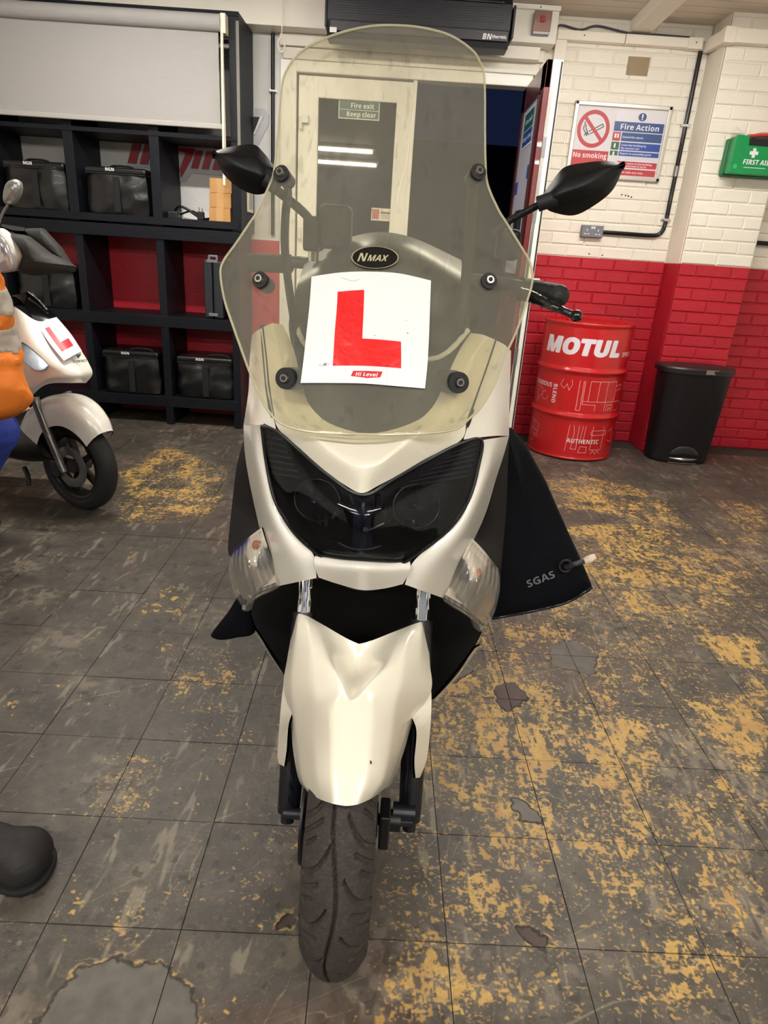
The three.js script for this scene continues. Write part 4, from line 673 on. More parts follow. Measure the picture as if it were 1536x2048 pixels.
{ // front mudguard
  const rows = [
    [[-.1562,.5446,-1.075], [-.1458,.5704,-1.06], [-.1284,.5694,-1.055], [-.1043,.5593,-1.05], [-.0297,.5294,-1.035], [.0415,.5557,-1.05], [.064,.5651,-1.055], [.0823,.5699,-1.06], [.0938,.5509,-1.075]],
    [[-.1585,.5207,-1.055], [-.1447,.5482,-1.03], [-.1188,.5606,-1.005], [-.0907,.5546,-.995], [-.0311,.5025,-1.02], [.0336,.5561,-.995], [.0571,.564,-1.005], [.084,.5501,-1.03], [.1001,.5245,-1.055]],
    [[-.1616,.4875,-1.03], [-.1444,.5199,-1], [-.1098,.548,-.965], [-.0735,.5468,-.95], [-.0327,.4937,-.98], [.0209,.5482,-.95], [.0514,.5547,-.965], [.0831,.5294,-1], [.1042,.4976,-1.03]],
    [[-.1629,.4513,-1], [-.1421,.4829,-.965], [-.1016,.5236,-.925], [-.049,.5424,-.886], [-.0323,.5343,-.8737], [-.0059,.5425,-.8879], [.0462,.5314,-.925], [.0808,.4924,-.965], [.108,.4621,-1]],
    [[-.145,.4132,-.965], [-.1335,.4425,-.935], [-.0952,.5017,-.885], [-.0611,.535,-.8459], [-.0304,.536,-.8454], [.0026,.5357,-.8492], [.0406,.5068,-.885], [.0679,.4484,-.935], [.0779,.4171,-.965]],
    [[-.13,.3901,-.905], [-.1158,.4253,-.87], [-.0856,.4793,-.825], [-.0552,.5135,-.7928], [-.0266,.515,-.7938], [.0037,.5145,-.7952], [.0348,.4845,-.825], [.0524,.4343,-.87], [.061,.3975,-.905]],
    [[-.1136,.3698,-.86], [-.1027,.4109,-.82], [-.076,.4638,-.775], [-.0504,.4885,-.7531], [-.0255,.4897,-.7531], [.0018,.4888,-.7536], [.0255,.4648,-.775], [.0369,.4168,-.82], [.0432,.3747,-.86]],
    [[-.0998,.3688,-.84], [-.0859,.4089,-.79], [-.0643,.4368,-.752], [-.0442,.4618,-.7215], [-.0261,.4615,-.7197], [-.0091,.4628,-.7227], [.0086,.4451,-.752], [.021,.4182,-.79], [.0306,.3812,-.84]]];
  const mg = part(bike, 'front_mudguard', panel(rows, { nu: 48, nv: 56, th: 0.004, crisp: 0.6 }), M.scooterWhite, 'cream front mudguard');
  part(bike, 'mudguard_skirt', panel([[[-.1644,.4631,-1.025], [-.1422,.4679,-.99]], [[-.1664,.4197,-1], [-.138,.4358,-.965]], [[-.1648,.3801,-.965], [-.1414,.4263,-.925]], [[-.1631,.3507,-.94], [-.1413,.3891,-.905]], [[-.1594,.3349,-.93], [-.1454,.3523,-.905]]], { nu: 8, nv: 24, th: 0.004 }), M.scooterWhite);
  part(bike, 'mudguard_skirt', panel([[[.1057,.4791,-1.025], [.0782,.4639,-.99]], [[.1107,.4423,-1], [.0726,.4388,-.965]], [[.1104,.3974,-.965], [.0822,.4319,-.925]], [[.1067,.3564,-.94], [.0819,.3861,-.905]], [[.0973,.3246,-.93], [.0869,.3464,-.905]]], { nu: 8, nv: 24, th: 0.004 }), M.scooterWhite);
  part(bike, 'reflector_screw', cyl([.0042,.4972,-.77], [0, 0.7, 0.7], 0.003, 0.003, { seg: 8 }), M.mattBlack);
}
{ // headlight
  const rows = [
    [[-.1986,.94,-.99], [-.1703,.937,-.975], [-.1326,.9166,-.95], [-.0889,.8954,-.915], [-.0332,.8766,-.885], [.0128,.8949,-.915], [.0567,.9134,-.95], [.108,.9365,-.978], [.1441,.9407,-.995]],
    [[-.1908,.8836,-.985], [-.1597,.879,-.955], [-.1238,.8733,-.92], [-.0826,.8654,-.885], [-.0318,.8567,-.865], [.0115,.8659,-.885], [.0551,.8765,-.92], [.1023,.8919,-.955], [.1431,.8989,-.985]],
    [[-.1729,.8266,-.965], [-.1444,.83,-.935], [-.1097,.828,-.905], [-.0731,.8271,-.875], [-.0306,.8257,-.858], [.0105,.8277,-.875], [.051,.83,-.905], [.0945,.8415,-.935], [.1316,.851,-.965]],
    [[-.1378,.7878,-.935], [-.1179,.7896,-.915], [-.0926,.7903,-.895], [-.0609,.7936,-.875], [-.0295,.7987,-.862], [.0053,.7953,-.875], [.0388,.7934,-.895], [.0707,.7984,-.915], [.1018,.8117,-.932]],
    [[-.0978,.7687,-.905], [-.0865,.7694,-.9], [-.0689,.7729,-.89], [-.0495,.7766,-.88], [-.0276,.7804,-.872], [-.007,.7765,-.88], [.0139,.7724,-.89], [.0293,.7687,-.9], [.043,.769,-.905]]];
  const h = part(bike, 'headlight', panel(back(rows, -0.06), { nu: 40, nv: 24, th: 0.004 }), phys(0x040406, 0.5, {}), 'dark twin headlight behind a clear lens');
  part(h, 'lens', panel(rows, { nu: 48, nv: 32, th: 0.003 }), phys(0xd6d8de, 0.02, { transmission: 1, thickness: 0, specularIntensity: 0.45 }));
  const edge = [...rows[0], ...rows.slice(1, 4).map((r) => r[8]), ...rows[4].slice().reverse(), ...rows.slice(1, 4).reverse().map((r) => r[0])];
  { const rim = polyline([...edge, edge[0]], 161), G = [rim.map((p) => [p[0], p[1], p[2] - 0.004]), rim.map((p) => [p[0], p[1], p[2] - 0.064])]; part(h, 'housing_wall', sheet(G, 0), mat(0x060608, 0.6)); }
  part(h, 'seal', rod([...edge, edge[0]], 0.0024, { n: 160, seg: 6 }), M.blackPlastic);
  const bowl = (c, rx, ry, nrm) => {
    const l = new THREE.LatheGeometry([[1, 0], [0.97, -0.06], [0.85, -0.25], [0.6, -0.45], [0.3, -0.55], [0.18, -0.55], [0.16, -0.1], [0, -0.08]].map((p) => new THREE.Vector2(p[0], p[1])), 40); l.rotateX(Math.PI / 2); l.scale(rx, ry, 0.06);
    part(h, 'reflector', facing(l, c, [1, 0, nrm[0] * -1], nrm), phys(0x50535c, 0.2, { metalness: 0.95 }));
    part(h, 'reflector_rim', facing(new THREE.TorusGeometry(1, 0.022, 6, 60).scale(rx, ry, 0.05), c, [1, 0, nrm[0] * -1], nrm), phys(0x8a8c92, 0.12, { metalness: 1 }));
  };
  bowl([-.1033,.8453,-.935], 0.038, 0.032, [-0.35, 0.3, 1]); bowl([.0489,.8464,-.935], 0.038, 0.034, [0.35, 0.3, 1]);
  part(h, 'centre_divider', panel([[[-.0457,.8529,-.915], [-.0327,.8564,-.908], [-.0203,.8547,-.915]], [[-.0448,.8165,-.905], [-.031,.8217,-.895], [-.0179,.8185,-.905]], [[-.046,.7751,-.905], [-.0296,.7784,-.895], [-.0139,.7749,-.905]]], { nu: 8, nv: 8, th: 0.003 }), phys(0x1a1e2c, 0.15, {}));
  part(h, 'chrome_strip', [rod([[-.0649,.7993,-.885], [-.0466,.7931,-.882], [-.0243,.7932,-.88], [-.0011,.7983,-.885]], 0.0013), rod([[-.0224,.823,-.884], [-.0116,.8278,-.884], [.0011,.8342,-.888]], 0.0013), cyl([-.0254,.8244,-.884], [0, 0, 1], 0.004, 0.004, { seg: 10 })], M.chrome);
  const bars = []; for (let k = 0; k < 7; k++) { const t = k / 6; bars.push(rod([[0, 1, 2].map((q) => lerp([-.1936,.9225,-1][q], [-.1855,.8658,-.99][q], t)), [0, 1, 2].map((q) => lerp([-.1642,.9221,-.985][q], [-.1326,.8728,-.955][q], t))], 0.002), rod([[0, 1, 2].map((q) => lerp([.137,.9324,-1][q], [.1358,.8843,-.99][q], t)), [0, 1, 2].map((q) => lerp([.1002,.9195,-.985][q], [.0216,.8744,-.935][q], t))], 0.002)); }
  part(h, 'position_light_ribs', bars, phys(0x4a4c55, 0.15, { metalness: 0.6 }));
  const facets = [[-.1112,.8187,-.93], [-.0986,.8146,-.928], [-.0853,.8176,-.925], [-.0722,.8272,-.92], [-.0632,.8428,-.915], [.0014,.8426,-.915], [.0128,.8284,-.92], [.0285,.821,-.925], [.0441,.8175,-.928], [.0608,.8212,-.93], [-.0513,.8602,-.905], [-.0107,.8615,-.905]].map((p, k) => box(...p, 0.007, 0.012 + 0.004 * (k % 3), 0.006, 0, 0.6 * (k % 2 ? 1 : -1), 0.5 * ((k * 5) % 3 - 1)));
  part(h, 'reflector_facets', facets, phys(0x6f727c, 0.1, { metalness: 1 }));
}
{ // upper cowl: a horseshoe of cream panel round the screen foot
  const st = [   // from the left arm tip round to the right arm tip: outer edge, crown, inner edge
    [[-.2184,1.0765,-1.11], [-.2017,1.0849,-1.1], [-.1854,1.0823,-1.105]], [[-.2032,1.0375,-1.06], [-.183,1.0464,-1.045], [-.1616,1.0484,-1.07]], [[-.1928,.9935,-1.03], [-.1697,1.0027,-1.01], [-.1438,1.0037,-1.035]],
    [[-.181,.961,-1], [-.1576,.9714,-.985], [-.1275,.9769,-1.005]], [[-.1713,.9391,-.985], [-.1361,.9556,-.96], [-.1008,.9593,-.98]], [[-.1315,.9182,-.953], [-.1069,.9434,-.932], [-.0749,.9529,-.966]],
    [[-.0893,.8975,-.918], [-.0744,.9292,-.905], [-.0545,.9502,-.958]], [[-.0591,.8858,-.897], [-.05,.9227,-.89], [-.0408,.9488,-.955]], [[-.0332,.8814,-.88], [-.0319,.9225,-.883], [-.0302,.9493,-.953]], [[-.0098,.8893,-.897], [-.0125,.9254,-.89], [-.0176,.9512,-.955]],
    [[.0148,.8979,-.918], [.0071,.9371,-.905], [.0022,.9564,-.958]], [[.0565,.9164,-.953], [.0363,.9563,-.932], [.0257,.9637,-.966]], [[.1112,.9412,-.985], [.0694,.9697,-.96], [.0508,.9759,-.98]],
    [[.1186,.9712,-1], [.091,.9883,-.985], [.0699,.9965,-1.005]], [[.131,.9987,-1.03], [.1055,1.015,-1.01], [.0836,1.0268,-1.035]], [[.1477,1.0482,-1.06], [.1239,1.0613,-1.045], [.1022,1.0642,-1.07]], [[.163,1.0814,-1.11], [.1403,1.089,-1.1], [.1212,1.0896,-1.105]]];
  part(bike, 'upper_cowl', panel(st, { nu: 16, nv: 96, th: 0.004, crisp: 0.7 }), M.scooterWhite, 'cream horseshoe cowl under the windscreen');
}
{ // side panels
  const L = [[[[-.2461,1.0575,-1.15], [-.2331,1.0676,-1.125], [-.2215,1.0744,-1.113]], [[-.2487,1.0165,-1.14], [-.2246,1.0295,-1.09], [-.2063,1.0368,-1.064]], [[-.2489,.9666,-1.13], [-.2182,.9811,-1.065], [-.1959,.9917,-1.034]], [[-.2563,.9063,-1.12], [-.2171,.9312,-1.03], [-.1759,.9378,-.989]]],
    [[[-.2563,.9063,-1.12], [-.2214,.9297,-1.035], [-.2016,.9404,-.997]], [[-.253,.8639,-1.11], [-.217,.8964,-1.02], [-.1958,.909,-.995]], [[-.2435,.812,-1.1], [-.2059,.8569,-1], [-.1857,.8681,-.983]], [[-.2257,.7492,-1.08], [-.1851,.8005,-.975], [-.1636,.8089,-.962]], [[-.2066,.7005,-1.05], [-.1573,.7631,-.945], [-.1295,.7799,-.933]], [[-.1869,.6677,-1.02], [-.134,.7375,-.925], [-.1035,.7647,-.909]], [[-.1737,.6576,-1], [-.1264,.7064,-.93], [-.0979,.7256,-.909]]]];
  const R = [[[[.1985,1.0599,-1.15], [.1829,1.072,-1.125], [.1661,1.0797,-1.113]], [[.2004,1.0276,-1.14], [.1737,1.0397,-1.09], [.1508,1.0462,-1.064]], [[.2035,.9797,-1.13], [.1683,.9908,-1.065], [.1341,.9965,-1.034]], [[.2092,.9186,-1.12], [.166,.9394,-1.03], [.1154,.9412,-.989]]],
    [[[.2092,.9186,-1.12], [.1712,.9351,-1.035], [.1459,.9403,-.997]], [[.2034,.8912,-1.11], [.168,.9124,-1.02], [.1452,.9181,-.995]], [[.1935,.8476,-1.1], [.16,.8785,-1], [.1413,.8854,-.983]], [[.1796,.7882,-1.08], [.1441,.8329,-.975], [.1276,.8418,-.962]], [[.1579,.7419,-1.05], [.1202,.7939,-.945], [.0963,.8058,-.933]], [[.1318,.6916,-1.02], [.0842,.7469,-.925], [.0503,.7651,-.909]], [[.1115,.6559,-1], [.0707,.7042,-.93], [.0402,.7246,-.909]]]];
  for (const q of [L, R]) part(bike, 'side_panel', [panel(q[0], { nu: 16, nv: 24, th: 0.004 }), panel(q[1], { nu: 16, nv: 40, th: 0.004 })], M.scooterWhiteSide, 'white side panel beside the headlight');
  part(bike, 'seam_backing', [rod([[-.2222,1.074,-1.125], [-.2077,1.0351,-1.075], [-.1972,.9904,-1.045], [-.1853,.9573,-1.015], [-.1755,.9334,-1]], 0.006), rod([[.1661,1.0791,-1.125], [.1515,1.0454,-1.075], [.1346,.9951,-1.045], [.1219,.9679,-1.015], [.1152,.9374,-1]], 0.006), rod([[-.1034,.7586,-.922], [-.1034,.7433,-.918], [-.0977,.7189,-.922]], 0.005), rod([[.0485,.7604,-.922], [.048,.7459,-.918], [.0399,.7186,-.922]], 0.005)], M.mattBlack);
  part(bike, 'chin_panel', panel([[[-.101,.7641,-.907], [-.0652,.7697,-.892], [-.0276,.777,-.874], [.0103,.7695,-.892], [.0448,.7657,-.907]], [[-.1006,.7523,-.9], [-.0637,.7616,-.878], [-.0264,.7692,-.86], [.0088,.7621,-.878], [.0456,.7547,-.9]], [[-.0946,.7277,-.907], [-.0632,.724,-.897], [-.0255,.7228,-.885], [.0079,.7215,-.897], [.037,.7263,-.907]]], { nu: 32, nv: 16, th: 0.004 }), M.scooterWhiteSide, 'white chin below the headlight');
  part(bike, 'black_side_panel', panel([[[-.2643,.8784,-1.17], [-.2564,.8765,-1.13]], [[-.2861,.8089,-1.19], [-.2476,.8161,-1.115]], [[-.2975,.7262,-1.19], [-.2295,.7498,-1.09]], [[-.2971,.6584,-1.15], [-.2173,.734,-1.06]], [[-.2845,.6536,-1.11], [-.2103,.7435,-1.03]]], { nu: 10, nv: 24, th: 0.004 }), M.satinBlack);
  part(bike, 'black_side_panel', panel([[[.2192,.908,-1.17], [.2113,.907,-1.13]], [[.2278,.845,-1.19], [.1988,.8571,-1.115]], [[.2355,.7646,-1.19], [.1824,.7825,-1.09]], [[.2323,.6922,-1.15], [.1595,.7443,-1.06]], [[.2265,.6551,-1.11], [.1539,.7515,-1.03]]], { nu: 10, nv: 24, th: 0.004 }), M.satinBlack);
  part(bike, 'inner_shield', panel([[[-.2399,.5915,-1.07], [-.1536,.6013,-1.13], [-.0344,.5704,-1.2], [.0895,.6,-1.13], [.1993,.5665,-1.07]], [[-.2354,.5262,-1.09], [-.159,.4839,-1.18], [-.0311,.4521,-1.25], [.1005,.4921,-1.18], [.1964,.5207,-1.09]], [[-.2121,.4336,-1.13], [-.1404,.347,-1.22], [-.0252,.3011,-1.28], [.0917,.3524,-1.22], [.1719,.4158,-1.13]], [[-.1875,.3499,-1.17], [-.1187,.2319,-1.25], [-.0197,.1723,-1.3], [.0675,.226,-1.25], [.1325,.3164,-1.17]]], { nu: 24, nv: 20, th: 0.004 }), M.mattBlack);
  for (const q of [[[[-.2317,.5075,-1.09], [-.2757,.4102,-1.25]], [[-.2111,.4336,-1.13], [-.2483,.3366,-1.28]], [[-.1887,.3549,-1.17], [-.2225,.253,-1.32]]], [[[.1937,.5024,-1.09], [.2333,.4087,-1.25]], [[.1682,.4119,-1.13], [.2026,.3137,-1.28]], [[.1327,.3138,-1.17], [.1627,.2042,-1.32]]]]) part(bike, 'lower_fairing', panel(q, { nu: 6, nv: 12, th: 0.004 }), M.scooterWhiteSide);
}
{ // indicators
  const q = [[[[-.2711,.6779,-1.065], [-.2365,.7209,-1.03], [-.2079,.7514,-1.01]], [[-.2719,.6586,-1.055], [-.23,.705,-1], [-.1932,.7236,-.99]], [[-.2656,.6269,-1.045], [-.2212,.6782,-.985], [-.1797,.6926,-.985]], [[-.252,.6047,-1.035], [-.2121,.6482,-.985], [-.1711,.6631,-.99]], [[-.2443,.5881,-1.04], [-.2226,.6215,-1], [-.205,.6396,-1]]],
    [[[.2166,.6762,-1.065], [.181,.726,-1.03], [.1528,.7585,-1.01]], [[.2179,.648,-1.055], [.1742,.7031,-1], [.1373,.7297,-.99]], [[.2129,.612,-1.045], [.1634,.672,-.985], [.1227,.6965,-.985]], [[.2023,.5911,-1.035], [.1566,.6414,-.985], [.1113,.6604,-.99]], [[.1963,.5781,-1.04], [.1735,.612,-1], [.1476,.633,-1]]]];
  q.forEach((rows, s) => {
    const G = []; const nu = 60, nv = 24, mid = rows.map((r) => spline(r, nu + 1)); for (let j = 0; j <= nv; j++) G.push([]);
    for (let i = 0; i <= nu; i++) { const c = spline(mid.map((r) => r[i]), nv + 1); for (let j = 0; j <= nv; j++) { const z = 0.0016 * Math.cos(i / nu * Math.PI * 2 * 9); G[j].push([c[j][0], c[j][1], c[j][2] + z]); } }
    const o = part(bike, 'indicator', panel(back(rows, -0.022), { nu: 16, nv: 12, th: 0.003 }), mat(0xe6e4e0, 0.16, { metalness: 1 }), 'clear ribbed indicator lamp');
    part(o, 'lens', sheet(G, 0.002), phys(0xfbfaf8, 0.03, { transmission: 0.97, thickness: 0 }));
    const b = s ? [.1683,.6992,-1.02] : [-.2153,.7232,-1.02]; part(o, 'bulb', new THREE.SphereGeometry(0.007, 14, 10).scale(1, 1.3, 1).translate(...b), phys(0x9c4a1c, 0.2, {}), 'amber bulb');
    const e = s ? [[.1929,.5696,-1.05], [.1819,.5803,-1.045], [.1714,.6113,-1.03]] : [[-.2449,.5802,-1.05], [-.2345,.586,-1.045], [-.2255,.6177,-1.03]]; part(o, 'mounting_ear', rod(e, 0.006), M.alloy);
  });
}
{ // dash, visor and bars behind the screen
  part(bike, 'dashboard', panel([[[-.1081,.958,-.99], [-.0677,.9511,-.972], [-.0322,.9476,-.965], [.0081,.9556,-.972], [.0514,.9721,-.99]], [[-.1342,.9796,-1.02], [-.0788,.9782,-1], [-.0361,.9798,-.995], [.0135,.986,-1], [.0718,.9936,-1.02]], [[-.1477,1.008,-1.045], [-.0818,1.0106,-1.02], [-.0349,1.0123,-1.015], [.0113,1.0169,-1.02], [.085,1.0276,-1.045]], [[-.1656,1.0484,-1.08], [-.1019,1.0549,-1.05], [-.0388,1.0597,-1.045], [.0236,1.0632,-1.05], [.1046,1.0646,-1.08]], [[-.178,1.0894,-1.12], [-.1085,1.1034,-1.1], [-.0399,1.1122,-1.095], [.0285,1.1123,-1.1], [.1201,1.0911,-1.12]], [[-.1697,1.1508,-1.17], [-.108,1.1848,-1.15], [-.0434,1.2094,-1.145], [.0221,1.2044,-1.15], [.1096,1.1685,-1.17]], [[-.176,1.1812,-1.3], [-.1141,1.2177,-1.3], [-.0462,1.2372,-1.3], [.023,1.2305,-1.3], [.1107,1.1992,-1.3]]], { nu: 28, nv: 36, th: 0.004 }), mat(0x18191a, 0.35));
  part(bike, 'visor_glare_line', rod([[-.166,1.0924,-1.095], [-.1467,1.064,-1.065], [-.1272,1.0507,-1.052], [-.085,1.0448,-1.042], [-.0415,1.0438,-1.037], [.009,1.0479,-1.042], [.0577,1.0515,-1.05], [.0857,1.0642,-1.062], [.1151,1.0955,-1.09]], 0.0045, { seg: 8 }), phys(0xd8d8d4, 0.2, { clearcoat: 1 }));  // pale rod standing in for a lamp's reflection across the visor
  part(bike, 'handlebar', rod([[.2252,1.1615,-1.17], [.1317,1.1682,-1.22], [-.0452,1.1729,-1.25], [-.1843,1.1765,-1.28], [-.2826,1.17,-1.31]], 0.011), M.darkMetal);
  part(bike, 'grip', rod([[.2084,1.161,-1.175], [.2247,1.1585,-1.165], [.2484,1.1557,-1.14], [.2617,1.1543,-1.125], [.2685,1.1528,-1.118]], [0.018, 0.018, 0.0185, 0.0185, 0.012], { seg: 20 }), mat(0x161617, 0.6)); part(bike, 'grip', rod([[-.2026,1.1728,-1.28], [-.2826,1.17,-1.31]], 0.017), M.rubber);
  part(bike, 'brake_lever', [rod([[.1993,1.1534,-1.14], [.2167,1.1506,-1.125], [.2421,1.1415,-1.1], [.2639,1.1341,-1.085], [.2792,1.1294,-1.08]], [0.011, 0.0095, 0.0075, 0.006, 0.006], { seg: 12 }), new THREE.SphereGeometry(0.0095, 16, 12).translate(...[.2812,1.1289,-1.078])], phys(0x0c0c0d, 0.2, { clearcoat: 0.6 }));
  part(bike, 'brake_reservoir', [box(...[-.1148,1.2376,-1.22], 0.055, 0.07, 0.05, 0.01), box(...[-.1531,1.2244,-1.2], 0.028, 0.055, 0.03, 0.006)], M.satinBlack); part(bike, 'brake_reservoir', box(...[.1809,1.2282,-1.22], 0.04, 0.05, 0.04, 0.01), M.satinBlack);
  part(bike, 'mirror_clamp', cyl([-.15,1.201,-1.2], [0, 1, 0], 0.009, 0.04), M.chrome);
  part(bike, 'mirror_stem', rod([[-.1547,1.2211,-1.2], [-.1543,1.2383,-1.2], [-.1638,1.2531,-1.2], [-.1926,1.2741,-1.2], [-.2259,1.2961,-1.2]], 0.0075), M.satinBlack); part(bike, 'mirror_stem', rod([[.1508,1.2416,-1.2], [.1733,1.2631,-1.2], [.2079,1.2842,-1.2], [.237,1.3003,-1.2]], 0.006), M.satinBlack);
  const mirror = (top, fold, low) => panel(top.map((t, k) => { const m = (a, b, dz) => [(a[0] + b[0]) / 2, (a[1] + b[1]) / 2, (a[2] + b[2]) / 2 + dz]; return [t, m(t, fold[k], 0.009), fold[k], m(fold[k], low[k], 0.006), low[k]]; }), { nu: 28, nv: 36, th: 0.005, crisp: 0.45 });
  const mL = part(bike, 'mirror', mirror([[-.3173,1.3374,-1.2], [-.3008,1.3434,-1.2], [-.277,1.3491,-1.2], [-.2502,1.3522,-1.2], [-.234,1.3409,-1.2], [-.2177,1.3238,-1.2]], [[-.3152,1.3333,-1.195], [-.2918,1.3229,-1.175], [-.2671,1.3147,-1.165], [-.2433,1.3083,-1.165], [-.2271,1.305,-1.172], [-.2176,1.3137,-1.195]], [[-.315,1.3303,-1.2], [-.301,1.3063,-1.2], [-.2766,1.2878,-1.2], [-.2493,1.279,-1.2], [-.2284,1.2855,-1.2], [-.2193,1.3098,-1.2]]), M.satinBlack, 'black angular mirror housing');
  const mR = part(bike, 'mirror', mirror([[.2246,1.3055,-1.2], [.2377,1.3277,-1.2], [.2538,1.3491,-1.2], [.2825,1.3573,-1.2], [.3156,1.3622,-1.2], [.3491,1.3606,-1.2]], [[.2246,1.2981,-1.19], [.2372,1.3027,-1.172], [.2578,1.3112,-1.163], [.283,1.322,-1.163], [.3153,1.3379,-1.175], [.3474,1.357,-1.195]], [[.2285,1.2908,-1.2], [.2447,1.2827,-1.2], [.2802,1.2796,-1.2], [.3092,1.2942,-1.2], [.3374,1.3198,-1.2], [.3491,1.3526,-1.2]]), M.satinBlack, 'black angular mirror housing');
  part(mR, 'mirror_socket', cyl([.231,1.2974,-1.185], [0.9, 0.35, 0.1], 0.012, 0.03), M.mattBlack); part(mL, 'mirror_socket', cyl([-.2231,1.2992,-1.185], [0.9, -0.5, 0.1], 0.013, 0.035), M.mattBlack);
}
{ // tall screen
  const rows = [[[-.0558,.9591,-.9085],[-.0463,.9596,-.9086],[-.0368,.9601,-.9088],[-.0274,.9605,-.9093],[-.0179,.9609,-.9099],[-.0084,.9612,-.9107],[.0011,.9615,-.9117]], [[-.1099,.9572,-.9129],[-.0816,.9595,-.9105],[-.0536,.9614,-.9098],[-.0258,.9628,-.9107],[.0021,.9638,-.9133],[.0302,.9644,-.9174],[.0586,.9646,-.9233]], [[-.1497,.9606,-.9236],[-.108,.9644,-.917],[-.0671,.9672,-.9141],[-.0266,.9691,-.9146],[.0138,.9702,-.9186],[.0548,.9704,-.926],[.0968,.9697,-.9372]], [[-.1717,.9709,-.9363],[-.1226,.9757,-.9267],[-.075,.9793,-.9223],[-.028,.9817,-.9225],[.0189,.983,-.9273],[.0666,.9833,-.937],[.1158,.9824,-.9519]], [[-.1914,.9906,-.9554],[-.1351,.9957,-.9419],[-.081,.9993,-.9353],[-.0279,1.0015,-.9349],[.0253,1.0025,-.9404],[.0794,1.0022,-.9522],[.1359,1.0005,-.9712]], [[-.2142,1.0224,-.9842],[-.1498,1.0276,-.9655],[-.0886,1.0311,-.956],[-.029,1.0332,-.9546],[.0306,1.0339,-.9609],[.0917,1.0333,-.9754],[.156,1.0311,-.9993]], [[-.2336,1.0535,-1.0121],[-.1627,1.0591,-.9888],[-.0962,1.063,-.9769],[-.0316,1.0655,-.9748],[.0328,1.0668,-.9818],[.0991,1.0668,-.9987],[.1693,1.0653,-1.0271]], [[-.2506,1.0815,-1.0379],[-.1729,1.0886,-1.0103],[-.1007,1.0939,-.9968],[-.031,1.0979,-.995],[.0387,1.1008,-1.0042],[.1108,1.1026,-1.0252],[.1881,1.1033,-1.0607]], [[-.2721,1.1178,-1.072],[-.1865,1.1254,-1.0379],[-.1082,1.1314,-1.0214],[-.033,1.1363,-1.019],[.0422,1.1405,-1.0297],[.1202,1.144,-1.0546],[.2049,1.1469,-1.0975]], [[-.2852,1.1547,-1.1026],[-.1949,1.1599,-1.0625],[-.113,1.1642,-1.0428],[-.0348,1.1679,-1.0387],[.0432,1.1711,-1.049],[.1244,1.174,-1.0749],[.2129,1.1766,-1.1209]], [[-.2826,1.1741,-1.1132],[-.1938,1.1796,-1.0744],[-.1132,1.1845,-1.0555],[-.0361,1.189,-1.0519],[.0408,1.1934,-1.0625],[.1206,1.1978,-1.0884],[.2076,1.2025,-1.1339]], [[-.2643,1.2005,-1.1195],[-.1832,1.2048,-1.0864],[-.1084,1.209,-1.07],[-.0365,1.2132,-1.067],[.0351,1.2176,-1.0765],[.1092,1.2223,-1.0994],[.1888,1.2275,-1.1388]], [[-.2443,1.2313,-1.1284],[-.1719,1.2349,-1.1015],[-.1043,1.2388,-1.0879],[-.0389,1.2429,-1.0856],[.0263,1.2475,-1.0937],[.0932,1.2527,-1.113],[.164,1.2587,-1.1453]], [[-.232,1.2513,-1.135],[-.1649,1.2545,-1.1115],[-.1017,1.2581,-1.0997],[-.0404,1.2622,-1.0976],[.0206,1.2669,-1.105],[.083,1.2722,-1.122],[.1486,1.2784,-1.1504]], [[-.2169,1.2894,-1.1522],[-.1563,1.2917,-1.1323],[-.0987,1.2948,-1.1221],[-.0426,1.2985,-1.1203],[.0133,1.3029,-1.1264],[.0701,1.3081,-1.1408],[.1293,1.3143,-1.1646]], [[-.2111,1.3123,-1.1641],[-.1527,1.3165,-1.1468],[-.097,1.3215,-1.1386],[-.0425,1.3272,-1.1383],[.0117,1.3338,-1.1456],[.0669,1.3415,-1.1609],[.1242,1.3504,-1.1851]], [[-.2115,1.3647,-1.197],[-.1536,1.3683,-1.1794],[-.0983,1.373,-1.171],[-.0443,1.3789,-1.1706],[.0095,1.3859,-1.1779],[.0642,1.3943,-1.1932],[.1209,1.4044,-1.2176]], [[-.2128,1.4111,-1.2265],[-.1549,1.4134,-1.208],[-.0997,1.4172,-1.1988],[-.0458,1.4224,-1.1978],[.0079,1.4291,-1.2047],[.0624,1.4374,-1.2197],[.1189,1.4477,-1.2438]], [[-.2133,1.452,-1.2523],[-.1559,1.4533,-1.2332],[-.1011,1.4565,-1.2235],[-.0476,1.4613,-1.2221],[.0056,1.4678,-1.2286],[.0595,1.4761,-1.2432],[.1153,1.4866,-1.2668]], [[-.2056,1.476,-1.2642],[-.151,1.4762,-1.2461],[-.0987,1.4781,-1.2367],[-.0476,1.4818,-1.2349],[.0032,1.4871,-1.2404],[.0546,1.4941,-1.2533],[.1077,1.5032,-1.2744]], [[-.1882,1.499,-1.272],[-.1393,1.4986,-1.2572],[-.0922,1.4999,-1.2494],[-.046,1.5026,-1.2479],[0,1.5067,-1.2524],[.0464,1.5124,-1.263],[.094,1.5198,-1.2802]], [[-.1576,1.5169,-1.2734],[-.1208,1.5181,-1.2654],[-.0848,1.5202,-1.2613],[-.0492,1.5232,-1.2609],[-.0138,1.5272,-1.264],[.0217,1.5321,-1.2709],[.0578,1.538,-1.2815]], [[-.1156,1.5322,-1.2732],[-.0935,1.5334,-1.2706],[-.0716,1.535,-1.2693],[-.0499,1.5369,-1.2694],[-.0282,1.5392,-1.2709],[-.0065,1.5419,-1.2738],[.0153,1.5449,-1.278]], [[-.0714,1.5423,-1.2739],[-.064,1.5428,-1.2737],[-.0566,1.5433,-1.2736],[-.0492,1.5439,-1.2738],[-.0418,1.5445,-1.274],[-.0344,1.5451,-1.2745],[-.027,1.5458,-1.2751]]];
